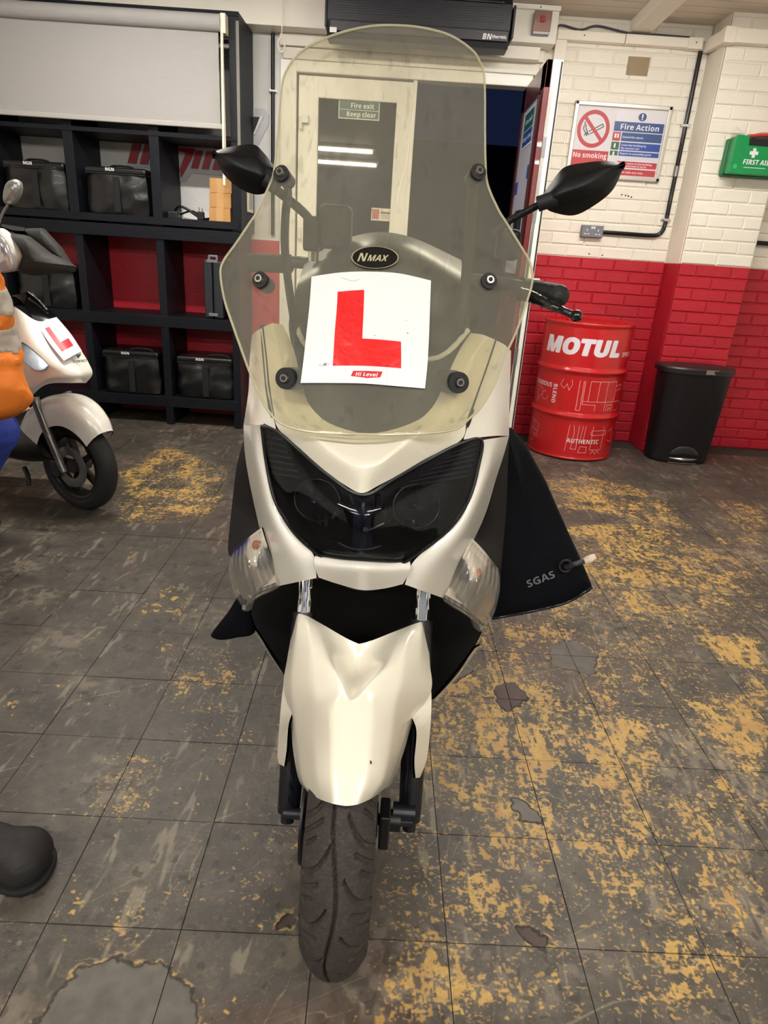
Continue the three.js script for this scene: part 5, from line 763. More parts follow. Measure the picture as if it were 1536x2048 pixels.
  const smudge = dataTex(512, 512, (i, j) => { const a = fbm(i / 60, j / 60, 4), b = fbm(i / 7 + 40, j / 7, 3), v = 238 + 12 * a + 5 * b - (sstep(0.68, 0.75, fbm(i / 16 + 9, j / 16 + 3, 3)) * 9), c = Math.abs(((i * 0.83 + j * 0.41 + 9 * vn(i / 40, j / 40)) % 97) - 48) < 0.6 && fbm(i / 30, j / 30, 2) > 0.52 ? 10 : 0; return [v + c, v + c, v + c * 1.5 - 2]; });
  const scr = part(bike, 'windscreen', panel(rows, { nu: 36, nv: 110, th: 0.0035 }), phys(0xfcfaf0, 0.04, { transmission: 0.928, thickness: 0, ior: 1.5, map: smudge }), 'tall yellowed scratched windscreen');
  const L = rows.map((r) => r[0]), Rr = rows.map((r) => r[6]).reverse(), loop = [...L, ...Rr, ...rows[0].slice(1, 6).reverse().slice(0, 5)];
  part(scr, 'polished_edge_glint', rod([...L, ...Rr, rows[0][3], L[0]], 0.0019, { n: 260, seg: 6 }), phys(0xe2dcc0, 0.2, { transmission: 0.5, thickness: 0 }));  // pale rod paints in the light caught along the screen's edge
  const bolt = (p, big, dir = [0, 0.4, 1]) => {
    const d = V3(dir).normalize(), at = (k) => [p[0] + d.x * k, p[1] + d.y * k, p[2] + d.z * k];
    const w = part(bike, 'screen_bolt', [cyl(at(0.004), dir, 0.0125 + big * 0.003, 0.006, { seg: 24 }), cyl(at(-0.012 - big * 0.008), dir, 0.012 + big * 0.004, 0.024 + big * 0.016, { seg: 24 })], M.mattBlack);
    part(w, 'bolt_head', cyl(at(0.0095), dir, 0.0078, 0.006, { r2: 0.0058, seg: 20 }), M.steel); part(w, 'hex_socket', cyl(at(0.0128), dir, 0.0036, 0.001, { seg: 6 }), M.mattBlack);
  };
  bolt([-.1959,1.3065,-1.1545], 0, [-0.3, 0.4, 1]); bolt([.1111,1.3283,-1.1664], 0, [0.3, 0.4, 1]); bolt([-.2119,1.1501,-1.0631], 0, [-0.3, 0.4, 1]); bolt([.1367,1.1703,-1.0777], 0, [0.2, 0.4, 1]); bolt([-.1553,1.0218,-.9633], 1, [-0.3, 0.2, 1]); bolt([.0957,1.0306,-.975], 1, [0.3, 0.2, 1]);
  part(bike, 'screen_bracket', rod([[-.1989,1.3086,-1.177], [-.1895,1.2868,-1.1698], [-.1893,1.2487,-1.1459], [-.1849,1.1966,-1.1168], [-.1707,1.1313,-1.0813], [-.1567,1.0553,-1.08]], 0.0085, { flat: 0.5 }), M.satinBlack); part(bike, 'screen_bracket', rod([[.1124,1.3307,-1.1883], [.108,1.3058,-1.1811], [.1065,1.2523,-1.1472], [.1056,1.2,-1.1192], [.1039,1.1407,-1.0916], [.0998,1.0721,-1.08]], 0.0085, { flat: 0.5 }), M.satinBlack);
  part(bike, 'lower_bracket', box(...[-.1505,1.0161,-1.02], 0.03, 0.026, 0.02, 0.005, 0.4), M.satinBlack); part(bike, 'lower_bracket', box(...[.0856,1.028,-1.02], 0.03, 0.026, 0.02, 0.005, -0.4), M.satinBlack);
  // oval badge
  const c = [-.039,1.1941,-1.052], ex = [[-.0038,1.1956,-1.0575][0] - [-.0744,1.1918,-1.0551][0], [-.0038,1.1956,-1.0575][1] - [-.0744,1.1918,-1.0551][1], [-.0038,1.1956,-1.0575][2] - [-.0744,1.1918,-1.0551][2]], nz = [0, 0.53, 0.85];
  const bd = part(bike, 'name_badge', facing(new THREE.CylinderGeometry(0.0345, 0.0345, 0.003, 48).rotateX(Math.PI / 2).scale(1, 0.52, 1), c, ex, nz), phys(0x0d0d0e, 0.25, { clearcoat: 0.6 }), 'black oval name badge'); const gold = mat(0xcfc6a4, 0.35, { metalness: 0.4 });
  part(bd, 'badge_rim', facing(new THREE.TorusGeometry(0.0345, 0.0007, 6, 60).scale(1, 0.52, 1).translate(0, 0, 0.0015), c, ex, nz), gold);
  part(bd, 'lettering', facing(mergeGeometries([text('N', 0.0135, 0.001, 0.35).translate(-0.0185, 0, 0.0012), text('MAX', 0.0098, 0.001, 0.4).translate(0.0045, -0.0012, 0.0012)]), c, ex, nz), gold);
  // learner plate
  const pt = canvasTex(1024, 1024, (x, w, h) => {
    x.fillStyle = '#eeecec'; x.fillRect(0, 0, w, h); const X = (v) => (v - 70) / 1290 * w * 0.98, Y = (v) => (v - 95) / 1170 * h;
    x.fillStyle = '#dd1f20'; x.beginPath(); for (const [a, b] of [[0.235, 0.17], [0.457, 0.165], [0.462, 0.575], [0.775, 0.58], [0.785, 0.815], [0.24, 0.815]]) x.lineTo(a * w, b * h); x.fill();
    x.fillStyle = '#c91f28'; x.beginPath(); for (const [a, b] of [[0.405, 0.86], [0.64, 0.855], [0.625, 0.91], [0.52, 0.925], [0.39, 0.91]]) x.lineTo(a * w, b * h); x.fill(); x.save(); x.translate(0.515 * w, 0.889 * h); x.transform(1, 0, -0.2, 1, 0, 0); x.fillStyle = '#f3eeee'; x.font = 'bold 48px sans-serif'; x.textAlign = 'center'; x.textBaseline = 'middle'; x.fillText('Hi Level', 0, 0); x.restore();
    x.strokeStyle = '#8d8d90'; x.lineWidth = 3; x.beginPath(); x.moveTo(0.26 * w, 0.06 * h); x.quadraticCurveTo(0.38 * w, 0.12 * h, 0.41 * w, 0.08 * h); x.stroke(); x.beginPath(); x.moveTo(0.14 * w, 0.805 * h); x.quadraticCurveTo(0.18 * w, 0.78 * h, 0.215 * w, 0.80 * h); x.quadraticCurveTo(0.18 * w, 0.83 * h, 0.14 * w, 0.805 * h); x.stroke(); x.fillStyle = '#6d6d70'; x.beginPath(); x.moveTo(0.165 * w, 0.81 * h); x.lineTo(0.19 * w, 0.785 * h); x.lineTo(0.195 * w, 0.81 * h); x.fill();
    x.fillStyle = '#a5a5a8'; for (const [a, b, r] of [[0.82, 0.50, 7], [0.56, 0.545, 6], [0.81, 0.39, 4]]) { x.beginPath(); x.arc(a * w, b * h, r, 0, 7); x.fill(); } x.strokeStyle = '#b9b9bc'; x.lineWidth = 2; x.beginPath(); x.moveTo(0.67 * w, 0.82 * h); x.lineTo(0.685 * w, h); x.stroke(); x.beginPath(); x.moveTo(0.53 * w, 0.93 * h); x.lineTo(0.52 * w, h); x.stroke();
  });
  const pr = [[[-.1323,1.1623,-1.0414], [-.0896,1.1707,-1.0394], [-.0449,1.1749,-1.0391], [-.0001,1.1749,-1.041], [.0471,1.1679,-1.0438]], [[-.1313,1.1231,-1.0167], [-.0873,1.1303,-1.0139], [-.043,1.1346,-1.0139], [.0014,1.1345,-1.0159], [.048,1.1294,-1.0199]], [[-.1319,1.0857,-.9935], [-.0874,1.0919,-.9899], [-.042,1.0956,-.9895], [.0028,1.0954,-.9916], [.0489,1.0922,-.9968]], [[-.1325,1.049,-.9706], [-.0868,1.0548,-.9666], [-.041,1.0579,-.9659], [.0041,1.0577,-.9681], [.049,1.0548,-.9735]], [[-.1337,1.0187,-.952], [-.0867,1.0228,-.9466], [-.0412,1.0253,-.9456], [.0036,1.0244,-.9473], [.0474,1.0226,-.9531]]];
  const crinkle = dataTex(256, 256, (i, j) => { const v = 255 * fbm(i / 22, j / 22, 4); return [v, v, v]; }, false);
  part(bike, 'learner_plate', panel(pr, { nu: 28, nv: 28, th: 0.0015 }), phys(0xffffff, 0.28, { map: pt, bumpMap: crinkle, bumpScale: 0.0012, clearcoat: 0.5, clearcoatRoughness: 0.15 }), 'white L plate with red letter L');
}
{ // body behind the front shield, mostly hidden
  const bz = (n, x0, x1, y0, y1, z0, z1, m, r = 0.04) => part(bike, n, boxTo(BX + x0, BX + x1, y0, y1, z0, z1, r), m);
  bz('floorboard', -0.17, 0.17, 0.28, 0.36, -1.2, -1.75, M.blackPlastic); bz('leg_shield_back', -0.17, 0.17, 0.36, 0.85, -1.26, -1.32, M.blackPlastic); bz('rear_body', -0.15, 0.15, 0.34, 0.70, -1.62, -2.5, M.scooterWhiteSide, 0.07); bz('seat', -0.14, 0.14, 0.69, 0.78, -1.5, -2.4, M.mattBlack, 0.04);
  part(bike, 'steering_column', rod([[BX, 0.6, -1.12], [BX, 0.9, -1.22], [BX, 1.1, -1.25]], 0.03), M.darkMetal);
  const t = new THREE.TorusGeometry(0.18, 0.06, 16, 40); t.rotateY(Math.PI / 2); t.translate(BX, 0.24, -2.24); part(bike, 'rear_tyre', t, M.rubber);
}
{ // leg cover hanging at both sides
  const navy = phys(0x07080e, 0.8, { specularIntensity: 0.25, bumpMap: grainBump, bumpScale: 0.0004 });
  const o = thing('leg_cover', 'black padded leg cover hanging beside the large scooter', 'leg cover', [.3425,.5232,-1.22]);
  const wr = (p) => 0.012 * (fbm(p[0] * 14, p[1] * 9, 3) - 0.5);
  const out = [[.2209,.9071,-1.25], [.2432,.8956,-1.27], [.2727,.8674,-1.28], [.3268,.7896,-1.28], [.3782,.6997,-1.27], [.4257,.6214,-1.26], [.4514,.575,-1.25], [.4502,.5581,-1.25], [.4032,.537,-1.24], [.3272,.5196,-1.22], [.2364,.505,-1.2], [.2259,.6541,-1.22], [.2158,.7974,-1.24]];
  part(o, 'right_flap', cap(out, [.3126,.6582,-1.25], [0.15, 0.1, 1], { n: 90, rings: 12, h: 0.02, back: 0.015, smooth: false, lift: (t) => Math.sqrt(Math.min(1, t * 2.2)), warp: wr }), navy);
  part(o, 'hem', rod([[.4469,.5778,-1.235], [.3975,.5455,-1.222], [.3232,.5279,-1.205], [.2384,.5153,-1.185]], 0.0035), phys(0x14161d, 0.25, {}));
  part(o, 'left_flap', cap([[-.2505,.5691,-1.15], [-.2778,.5501,-1.15], [-.3018,.5082,-1.15], [-.3327,.4625,-1.15], [-.3373,.4478,-1.15], [-.321,.4407,-1.15], [-.2878,.4493,-1.15], [-.2444,.4717,-1.15]], [-.2818,.4982,-1.15], [-0.2, 0.1, 1], { n: 60, rings: 10, h: 0.02, back: 0.012, warp: wr }), navy);
  const rg = new THREE.TorusGeometry(0.0125, 0.003, 8, 28); part(o, 'eyelet', facing(rg, [.3806,.6269,-1.225], [1, 0.1, 0], [0.15, 0.1, 1]), M.mattBlack);
  part(o, 'strap', rod([[.3813,.625,-1.222], [.3943,.6398,-1.21], [.415,.6457,-1.215]], 0.0055), mat(0x2a2a2b, 0.5)); part(o, 'strap_end', rod([[.4132,.6445,-1.215], [.4225,.6497,-1.215], [.4344,.6559,-1.218]], [0.006, 0.0085, 0.0065]), mat(0xd8c0ae, 0.6), 'pale rope end');
  const a = [.3078,.5899,-1.21], b = [.3534,.6125,-1.213]; part(o, 'lettering', facing(text('SGAS', 0.0165, 0.001).scale(1.1, 1, 1), [.3289,.6028,-1.206], [b[0] - a[0], b[1] - a[1], b[2] - a[2]], [0.1, 0.05, 1]), mat(0x66676c, 0.5), 'grey lettering');
}


// ---------------------------------------------------------------- small white scooter on the left
{
  const WC = [-1.412, 0.215, -2.85], A = 0.42, H = [Math.cos(A), 0, Math.sin(A)], N = [-Math.sin(A), 0, Math.cos(A)];
  const o = thing('moped', 'small white scooter with L plate and black handlebar muff beside the person', 'scooter', [WC[0], 0, WC[2]]);
  const loc = (f, y, s) => [WC[0] + H[0] * f + N[0] * s, y, WC[2] + H[2] * f + N[2] * s];
  const wheelGeo = (g) => facing(g, WC, H, N);                    // wheel built round z
  const ty = []; for (let k = 0; k <= 20; k++) { const a = Math.PI * (k / 20) - Math.PI / 2; ty.push([0.165 + 0.05 * Math.cos(a) ** 0.8 + 0, 0.046 * Math.sin(a)]); }
  const tyre = lathe([...ty, [0.15, 0.03], [0.15, -0.03], ty[0]], 64).rotateX(Math.PI / 2);
  const wheel = part(o, 'front_wheel', wheelGeo(lathe([[0.135, -0.036], [0.162, -0.038], [0.166, -0.03], [0.15, 0], [0.166, 0.03], [0.162, 0.038], [0.135, 0.036], [0.138, 0], [0.135, -0.036]], 56).rotateX(Math.PI / 2)), mat(0x23211f, 0.35, { metalness: 0.5 }));
  part(wheel, 'tyre', wheelGeo(tyre), mat(0x141312, 0.75));
  for (let k = 0; k < 5; k++) { const a = k / 5 * 6.283 + 0.3; part(wheel, 'spoke', wheelGeo(new RoundedBoxGeometry(0.028, 0.125, 0.03, 2, 0.008).translate(0, 0.075, 0).rotateZ(a)), mat(0x262422, 0.35, { metalness: 0.5 })); }
  part(wheel, 'hub', wheelGeo(new THREE.CylinderGeometry(0.03, 0.03, 0.09, 24).rotateX(Math.PI / 2)), M.darkMetal); part(wheel, 'brake_disc', wheelGeo(lathe([[0.055, 0], [0.095, 0], [0.095, 0.004], [0.055, 0.004], [0.055, 0]], 48).rotateX(Math.PI / 2).translate(0, 0, 0.045)), M.alloy);
  part(o, 'brake_caliper', wheelGeo(new RoundedBoxGeometry(0.05, 0.08, 0.04, 2, 0.01).translate(-0.09, -0.02, 0.05)), M.darkMetal);
  for (const s of [0.085, -0.085]) part(o, 'fork_leg', rod([loc(0.0, 0.2, s), loc(-0.07, 0.36, s), loc(-0.13, 0.52, s)], [0.016, 0.019, 0.019], { seg: 14 }), mat(0x77736c, 0.35, { metalness: 0.7 }));
  // mudguard hugging the wheel
  const ang = [0.80, 0.58, 0.3, 0.0, -0.35, -0.7, -1.05], mrows = ang.map((a, i) => { const e = i / 6, r = lerp(0.27, 0.325, Math.sin(Math.min(1, e * 1.6) * Math.PI * 0.5)), P = (s, dr) => loc((r + dr) * Math.sin(a), WC[1] + (r + dr) * Math.cos(a), s); const w = 0.055 + 0.035 * Math.sin(e * Math.PI * 0.55); return [P(w, -0.10 - 0.05 * e), P(w * 0.98, -0.04), P(w * 0.6, -0.006), P(0, 0), P(-w * 0.6, -0.006), P(-w * 0.98, -0.03), P(-w, -0.07 - 0.04 * e)]; });
  part(o, 'front_mudguard', panel(mrows, { nu: 24, nv: 30, th: 0.004 }), M.scooterWhiteSide, 'white front mudguard');
  const body = [[[-1.4907,.8508,-2.95], [-1.4187,.7958,-2.91], [-1.3574,.7281,-2.87], [-1.3162,.6818,-2.84], [-1.2963,.6413,-2.82], [-1.3287,.6003,-2.82]], [[-1.5393,.8413,-2.88], [-1.456,.7559,-2.8], [-1.3904,.6994,-2.76], [-1.333,.6585,-2.74], [-1.3315,.6335,-2.74], [-1.3633,.607,-2.77]], [[-1.6359,.8892,-2.9], [-1.5383,.7734,-2.78], [-1.474,.6983,-2.73], [-1.4348,.655,-2.72], [-1.4403,.6276,-2.72], [-1.4768,.5924,-2.75]], [[-1.6967,.8866,-2.97], [-1.6301,.7419,-2.82], [-1.6137,.6437,-2.78], [-1.5962,.5847,-2.76], [-1.5931,.5312,-2.76], [-1.5998,.4828,-2.78]]];
  part(o, 'front_shield', panel(body, { nu: 24, nv: 20, th: 0.005 }), M.scooterWhiteSide, 'white front shield');
  part(o, 'shield_side', panel([[[-1.6967,.8866,-2.97], [-1.6301,.7419,-2.82], [-1.6137,.6437,-2.78], [-1.5998,.4828,-2.78]], [[-1.8632,.8138,-3], [-1.8221,.6978,-2.9], [-1.8311,.569,-2.88], [-1.8508,.3815,-2.9]]], { nu: 12, nv: 8, th: 0.005 }), M.scooterWhiteSide);
  part(o, 'under_tray', [boxTo(-2.1, -1.62, 0.20, 0.36, -2.98, -3.2, 0.04), rod([loc(-0.15, 0.30, 0), loc(-0.35, 0.26, 0), loc(-0.6, 0.26, 0)], 0.09)], M.blackPlastic);
  part(o, 'rear_body', boxTo(-2.75, -2.0, 0.3, 0.7, -3.0, -3.35, 0.1), M.scooterWhiteSide); part(o, 'seat', boxTo(-2.7, -2.0, 0.69, 0.78, -3.03, -3.3, 0.04), M.mattBlack);
  { const t = new THREE.TorusGeometry(0.165, 0.05, 14, 36); t.rotateY(-A); t.translate(...loc(-1.25, 0.215, 0)); part(o, 'rear_tyre', t, M.rubber); }
  part(o, 'side_stand', rod([[-1.702,.1639,-2.9], [-1.6788,.135,-2.88], [-1.6668,.0931,-2.86]], 0.012), M.blackPlastic);
  part(o, 'indicator', panel([[[-1.5642,.7642,-2.775], [-1.5132,.7447,-2.745], [-1.4597,.7127,-2.722], [-1.4301,.6851,-2.714]], [[-1.5883,.7132,-2.775], [-1.533,.6833,-2.735], [-1.4807,.6639,-2.71], [-1.4416,.6689,-2.708]]], { nu: 20, nv: 8, th: 0.008 }), phys(0x777a80, 0.15, { metalness: 0.9, bumpMap: paintBump, bumpScale: 0.02 }), 'clear indicator lens');
  const L = canvasTex(256, 256, (c, w, h) => { c.fillStyle = '#e9e4f0'; c.fillRect(0, 0, w, h); c.fillStyle = '#cf2030'; c.fillRect(64, 50, 48, 140); c.fillRect(64, 145, 135, 48); });
  part(o, 'learner_plate', panel([[[-1.5407,.8315,-2.872], [-1.5149,.8448,-2.905], [-1.4852,.8563,-2.94]], [[-1.4503,.7616,-2.79], [-1.4255,.7791,-2.83], [-1.4119,.7952,-2.9]], [[-1.3765,.7025,-2.745], [-1.3554,.7195,-2.78], [-1.3505,.7299,-2.86]]], { nu: 14, nv: 14, th: 0.002 }), mat(0xffffff, 0.4, { map: L }), 'white L plate with red letter L');
  part(o, 'shield_badge', slab([[-1.347,.7229,-2.79], [-1.3373,.7235,-2.82], [-1.3358,.709,-2.79]], 0.002), mat(0x3a3a55, 0.3)); { const a = [-1.3419,.7018,-2.765], b = [-1.3092,.7009,-2.8]; part(o, 'lettering', facing(text('SUMMIT', 0.011, 0.001), [-1.3219,.7021,-2.772], [b[0] - a[0], b[1] - a[1], b[2] - a[2]], [0.3, 0.3, 1]), mat(0x4a4a50, 0.5)); }
  part(o, 'fly_screen', panel([[[-1.7076,.9262,-3], [-1.6475,.9156,-2.96], [-1.549,.836,-2.885]], [[-1.6707,.937,-3], [-1.6095,.9055,-2.96], [-1.5227,.8429,-2.92]], [[-1.64,.9484,-3.02], [-1.5812,.9111,-3], [-1.4927,.8545,-2.955]]], { nu: 12, nv: 10, th: 0.004 }), phys(0x131316, 0.12, { clearcoat: 1 })); part(o, 'chrome_trim', rod([[-1.6676,.8892,-2.93], [-1.6106,.8702,-2.9], [-1.541,.8298,-2.868]], 0.004), M.chrome); part(o, 'chrome_trim', rod([[-1.6269,.9502,-3], [-1.5769,.9186,-2.985], [-1.5315,.8812,-2.96]], 0.005), M.chrome);
  // handlebar cowl with headlamp
  part(o, 'handlebar_cowl', cap([[-1.7609,1.171,-2.98], [-1.7029,1.202,-2.98], [-1.6599,1.1773,-2.98], [-1.6317,1.1357,-2.98], [-1.62,1.0965,-2.98], [-1.6376,1.0633,-2.98], [-1.6632,1.0353,-2.98], [-1.7302,1.0229,-2.98], [-1.7801,1.0502,-2.98]], [-1.6998,1.1095,-2.98], [0.25, 0, 1], { h: 0.05, back: 0.08 }), M.scooterWhiteSide); part(o, 'headlamp', cap([[-1.701,1.1733,-2.925], [-1.6647,1.1639,-2.925], [-1.642,1.1187,-2.925], [-1.6364,1.056,-2.925], [-1.6672,1.0341,-2.925], [-1.7219,1.0387,-2.925]], [-1.6742,1.1011,-2.925], [0.1, 0, 1], { h: 0.02, back: 0.01 }), phys(0xcfd0d2, 0.1, { metalness: 0.5 }));
  part(o, 'dash_cover', panel([[[-1.7132,1.2099,-3], [-1.6616,1.1974,-3], [-1.6233,1.1965,-3.02]], [[-1.7579,1.2191,-3.1], [-1.7035,1.2144,-3.1], [-1.6599,1.211,-3.1]]], { nu: 8, nv: 6, th: 0.006 }), M.blackPlastic);
  part(o, 'handlebar_muff', cap([[-1.6643,1.1852,-2.99], [-1.6105,1.1809,-3], [-1.5323,1.1162,-3.02], [-1.4684,1.0897,-3.03], [-1.4315,1.0675,-3.03], [-1.4427,1.0462,-3.03], [-1.5318,1.0325,-3.02], [-1.6109,1.0197,-3], [-1.6568,1.0273,-2.99], [-1.6254,1.0962,-2.99], [-1.6366,1.1395,-2.99]], [-1.5645,1.0737,-3], [0.1, 0.1, 1], { n: 66, rings: 10, h: 0.05, back: 0.05, smooth: false, warp: (p) => 0.01 * (fbm(p[0] * 18, p[1] * 18, 2) - 0.5) }), mat(0x211f1c, 0.7), 'black fabric handlebar muff'); part(o, 'handlebar_muff', cap([[-1.6909,1.2064,-3.14], [-1.6051,1.2138,-3.14], [-1.5337,1.1375,-3.14], [-1.4958,1.0746,-3.14], [-1.5629,1.0831,-3.14], [-1.646,1.141,-3.14]], [-1.5955,1.1483,-3.14], [0.1, 0.1, 1], { n: 48, rings: 8, h: 0.04, back: 0.03, smooth: false }), mat(0x211f1c, 0.7));
  part(o, 'mirror_stem', rod([[-1.7329,1.1728,-2.98], [-1.6754,1.2529,-2.96], [-1.6362,1.2964,-2.95]], 0.006), M.alloy); part(o, 'mirror', cap([[-1.6308,1.3749,-2.95], [-1.5955,1.3917,-2.95], [-1.5728,1.3784,-2.95], [-1.5781,1.3411,-2.95], [-1.6082,1.3037,-2.95], [-1.6505,1.2974,-2.95], [-1.652,1.3291,-2.95]], [-1.6108,1.3428,-2.95], [0.1, 0.1, 1], { h: 0.03, back: 0.012 }), mat(0x9a9a96, 0.3, { metalness: 0.6 }), 'silver mirror back');
}

// ---------------------------------------------------------------- people at the left edge
const capsule = (p, a, b, ra, rb) => { const ax = b[0] - a[0], ay = b[1] - a[1], az = b[2] - a[2], t = clamp(((p[0] - a[0]) * ax + (p[1] - a[1]) * ay + (p[2] - a[2]) * az) / (ax * ax + ay * ay + az * az + 1e-9)); return Math.hypot(p[0] - a[0] - ax * t, p[1] - a[1] - ay * t, p[2] - a[2] - az * t) - lerp(ra, rb, t); };
const smin = (a, b, k) => { const h = clamp(0.5 + 0.5 * (b - a) / k); return lerp(b, a, h) - k * h * (1 - h); };
const bones = (list, k) => (p) => { let d = 9; for (const b of list) d = smin(d, capsule(p, ...b), k); return d; };
function blob(fn, c, half, res) {
  const mc = new MarchingCubes(res, new THREE.MeshBasicMaterial(), false, false, 90000); mc.isolation = 0; mc.field.fill(-1);
  for (let k = 0; k < res; k++) for (let j = 0; j < res; j++) for (let i = 0; i < res; i++) { const q = (v) => (v - res / 2) / (res / 2); mc.field[i + j * res + k * res * res] = -fn([c[0] + q(i) * half, c[1] + q(j) * half, c[2] + q(k) * half]); }
  mc.update(); const n = mc.count, pos = new Float32Array(n * 3); for (let i = 0; i < n * 3; i++) pos[i] = mc.positionArray[i] * half + c[i % 3];
  let g = new THREE.BufferGeometry(); g.setAttribute('position', new THREE.BufferAttribute(pos, 3)); g = mergeVertices(g, 1e-5); g.computeVertexNormals();
  const P = g.attributes.position, Nn = g.attributes.normal, e = 1e-3; let s = 0; for (let i = 0; i < Math.min(400, P.count); i++) { const p = [P.getX(i), P.getY(i), P.getZ(i)], d = fn([p[0] + Nn.getX(i) * 0.01, p[1] + Nn.getY(i) * 0.01, p[2] + Nn.getZ(i) * 0.01]); s += Math.sign(d); }
  if (s < 0) { const I = g.index; for (let i = 0; i < I.count; i += 3) { const t = I.getX(i); I.setX(i, I.getX(i + 1)); I.setX(i + 1, t); } g.computeVertexNormals(); }
  const uv = []; for (let i = 0; i < P.count; i++) uv.push(P.getX(i) * 3 + P.getZ(i) * 3, P.getY(i) * 3); g.setAttribute('uv', new THREE.Float32BufferAttribute(uv, 2));
  return g;
}
{
  const o = thing('person', 'crouching person in orange high visibility jacket and blue trousers', 'person', [-1.6, 0, -2.42]);
  const z = -2.42, hip = [-1.86, 0.36, z], chest = [-1.66, 0.84, z], neck = [-1.61, 1.05, z], head = [-1.57, 1.19, z];
  const skel = bones([[hip, chest, 0.12, 0.135], [chest, neck, 0.13, 0.05], [neck, head, 0.05, 0.088], [head, [-1.55, 1.24, z + 0.01], 0.088, 0.085],
    [[-1.66, 0.98, z + 0.15], [-1.64, 0.76, z + 0.2], 0.052, 0.043], [[-1.64, 0.76, z + 0.2], [-1.56, 0.60, z + 0.16], 0.043, 0.032], [[-1.66, 0.98, z - 0.15], [-1.64, 0.76, z - 0.2], 0.052, 0.043], [[-1.64, 0.76, z - 0.2], [-1.56, 0.60, z - 0.16], 0.043, 0.032],
    [[-1.86, 0.34, z + 0.1], [-1.58, 0.47, z + 0.1], 0.085, 0.06], [[-1.58, 0.47, z + 0.1], [-1.76, 0.09, z + 0.11], 0.06, 0.04], [[-1.86, 0.34, z - 0.1], [-1.58, 0.45, z - 0.1], 0.085, 0.06], [[-1.58, 0.45, z - 0.1], [-1.76, 0.09, z - 0.11], 0.06, 0.04]], 0.05);
  part(o, 'body', blob(skel, [-1.66, 0.70, z], 0.75, 84), mat(0xb98a70, 0.6));
  const fold = (p, k = 1) => 0.018 * k * (fbm(p[0] * 11 + p[2] * 9, p[1] * 13, 3) - 0.5);
  const jk = bones([[[-1.80, 0.56, z], [-1.66, 0.86, z], 0.165, 0.175], [[-1.66, 0.86, z], [-1.62, 0.98, z], 0.175, 0.11], [[-1.66, 0.655, z + 0.02], [-1.45, 0.665, z + 0.08], 0.14, 0.125], [[-1.53, 0.78, z + 0.04], [-1.535, 1.0, z + 0.05], 0.16, 0.15], [[-1.68, 0.98, z + 0.14], [-1.65, 0.76, z + 0.2], 0.085, 0.078], [[-1.65, 0.76, z + 0.2], [-1.57, 0.63, z + 0.16], 0.075, 0.06], [[-1.68, 0.98, z - 0.14], [-1.65, 0.76, z - 0.2], 0.085, 0.078], [[-1.65, 0.76, z - 0.2], [-1.57, 0.63, z - 0.16], 0.075, 0.06]], 0.05);
  const jacket = (p) => Math.max(jk(p) + fold(p, 2.2), 0.565 - p[1] + 0.02 * Math.sin(p[0] * 14), p[1] - 1.10);
  part(o, 'jacket', blob(jacket, [-1.62, 0.82, z], 0.48, 88), mat(0xe0781c, 0.7, { bumpMap: grainBump, bumpScale: 0.0008 }), 'orange high visibility jacket');
  for (const y of [0.985, 0.86]) part(o, 'reflective_band', blob((p) => Math.max(jacket(p) - 0.004, Math.abs(p[1] - y + 0.25 * (p[0] + 1.5)) - 0.04), [-1.62, 0.82, z], 0.48, 88), mat(0xa39a8c, 0.45));
  const tr = bones([[[-1.87, 0.36, z], [-1.80, 0.56, z], 0.16, 0.15], [[-1.86, 0.36, z + 0.1], [-1.59, 0.475, z + 0.1], 0.125, 0.105], [[-1.59, 0.47, z + 0.1], [-1.77, 0.12, z + 0.11], 0.10, 0.07], [[-1.86, 0.36, z - 0.1], [-1.6, 0.45, z - 0.1], 0.125, 0.1], [[-1.6, 0.45, z - 0.1], [-1.77, 0.12, z - 0.11], 0.1, 0.07]], 0.05);
  part(o, 'trousers', blob((p) => Math.max(tr(p) + fold(p), 0.09 - p[1]), [-1.75, 0.4, z], 0.42, 76), mat(0x2c3f9c, 0.8, { bumpMap: grainBump, bumpScale: 0.001 }), 'blue trousers');
  part(o, 'hair', blob((p) => Math.max(capsule(p, [head[0], head[1] + 0.03, z], [head[0] - 0.02, head[1] + 0.04, z], 0.112, 0.11), -(p[1] - head[1] + 0.6 * (head[0] + 0.03 - p[0]))), [head[0], head[1], z], 0.2, 40), mat(0x15110f, 0.7));
  const h = head; for (const s of [-1, 1]) { part(o, 'eye', new THREE.SphereGeometry(0.012, 10, 8).translate(h[0] + 0.09, h[1] + 0.01, z + s * 0.033), M.whiteInk); part(o, 'ear', new THREE.SphereGeometry(0.022, 10, 8).scale(0.7, 1.3, 0.5).translate(h[0], h[1], z + s * 0.097), mat(0xb98a70, 0.6)); }
  part(o, 'nose', new THREE.SphereGeometry(0.016, 10, 8).scale(1.2, 1.4, 0.9).translate(h[0] + 0.105, h[1] - 0.02, z), mat(0xb98a70, 0.6)); part(o, 'mouth', box(h[0] + 0.088, h[1] - 0.06, z, 0.012, 0.008, 0.04, 0.003), mat(0x8e5248, 0.6));
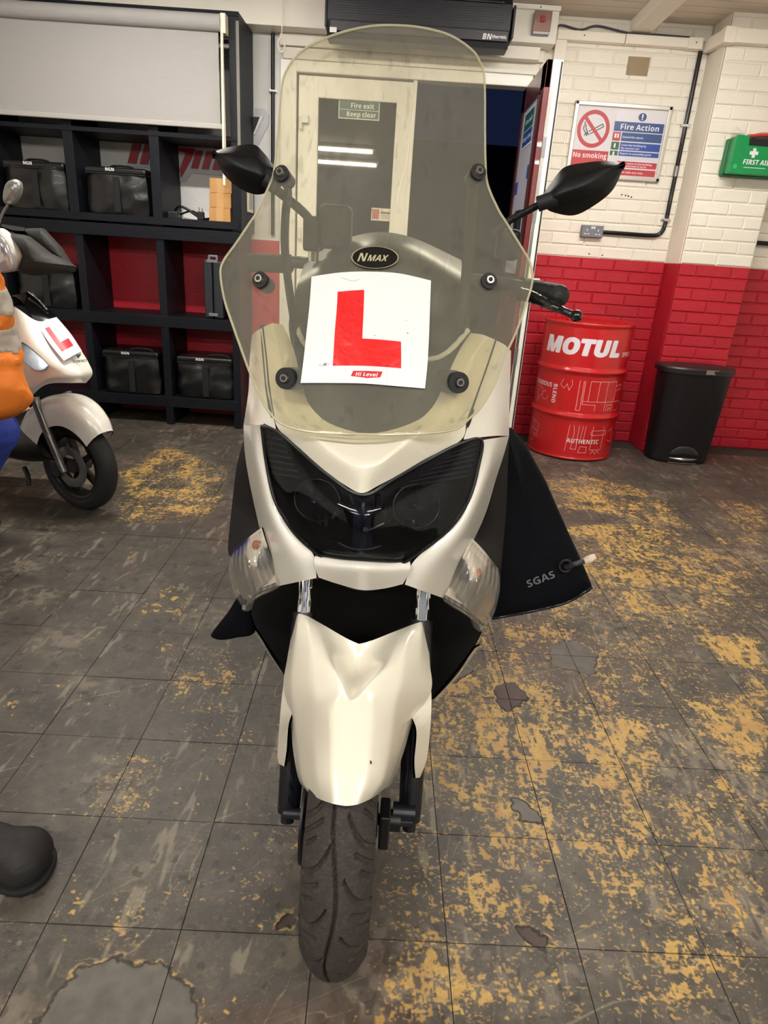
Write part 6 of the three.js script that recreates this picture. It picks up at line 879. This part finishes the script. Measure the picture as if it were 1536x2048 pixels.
  for (const s of [-1, 1]) part(o, 'shoe', blob(bones([[[-1.82, 0.05, z + s * 0.11], [-1.66, 0.038, z + s * 0.11], 0.045, 0.036], [[-1.79, 0.06, z + s * 0.11], [-1.77, 0.11, z + s * 0.11], 0.045, 0.045]], 0.03), [-1.74, 0.08, z + s * 0.11], 0.16, 36), M.mattBlack);
  for (const s of [-1, 1]) { const c = [-1.555, 0.585, z + s * 0.15], f = [[c, [c[0] + 0.05, c[1] - 0.03, c[2]], 0.028, 0.024]]; for (let k = 0; k < 4; k++) f.push([[c[0] + 0.05, c[1] - 0.03, c[2] - 0.024 + k * 0.016], [c[0] + 0.085 - k * 0.004, c[1] - 0.06, c[2] - 0.028 + k * 0.018], 0.0085, 0.008]); f.push([[c[0] + 0.02, c[1], c[2] + s * -0.025], [c[0] + 0.055, c[1] + 0.005, c[2] - s * 0.045], 0.0095, 0.0085]); part(o, 'hand', blob(bones(f, 0.008), [c[0] + 0.04, c[1] - 0.03, c[2]], 0.09, 48), mat(0xb98a70, 0.6)); }
}
{
  const o = thing('shoe', 'rounded black shoe toe at the lower left edge of the floor', 'shoe', [-0.76, 0, -0.95]);
  const up = bones([[[-0.675, 0.046, -0.948], [-0.80, 0.056, -0.955], 0.046, 0.050], [[-0.66, 0.036, -0.93], [-0.665, 0.036, -0.965], 0.036, 0.036], [[-0.80, 0.06, -0.955], [-0.88, 0.085, -0.958], 0.05, 0.048], [[-0.88, 0.05, -0.958], [-0.885, 0.12, -0.958], 0.042, 0.048]], 0.03);
  part(o, 'upper', blob((p) => Math.max(up(p) + 0.004 * (fbm(p[0] * 30, p[2] * 30, 2) - 0.5), 0.012 - p[1]), [-0.77, 0.08, -0.95], 0.2, 72), mat(0x1a1816, 0.7, { bumpMap: grainBump, bumpScale: 0.001 }));
  part(o, 'sole', blob((p) => Math.max(up([p[0], 0.045, p[2]]) - 0.004, p[1] - 0.014, 0.001 - p[1]), [-0.77, 0.02, -0.95], 0.17, 90), mat(0x0f0e0e, 0.8));
}

renderer.render(scene, camera);
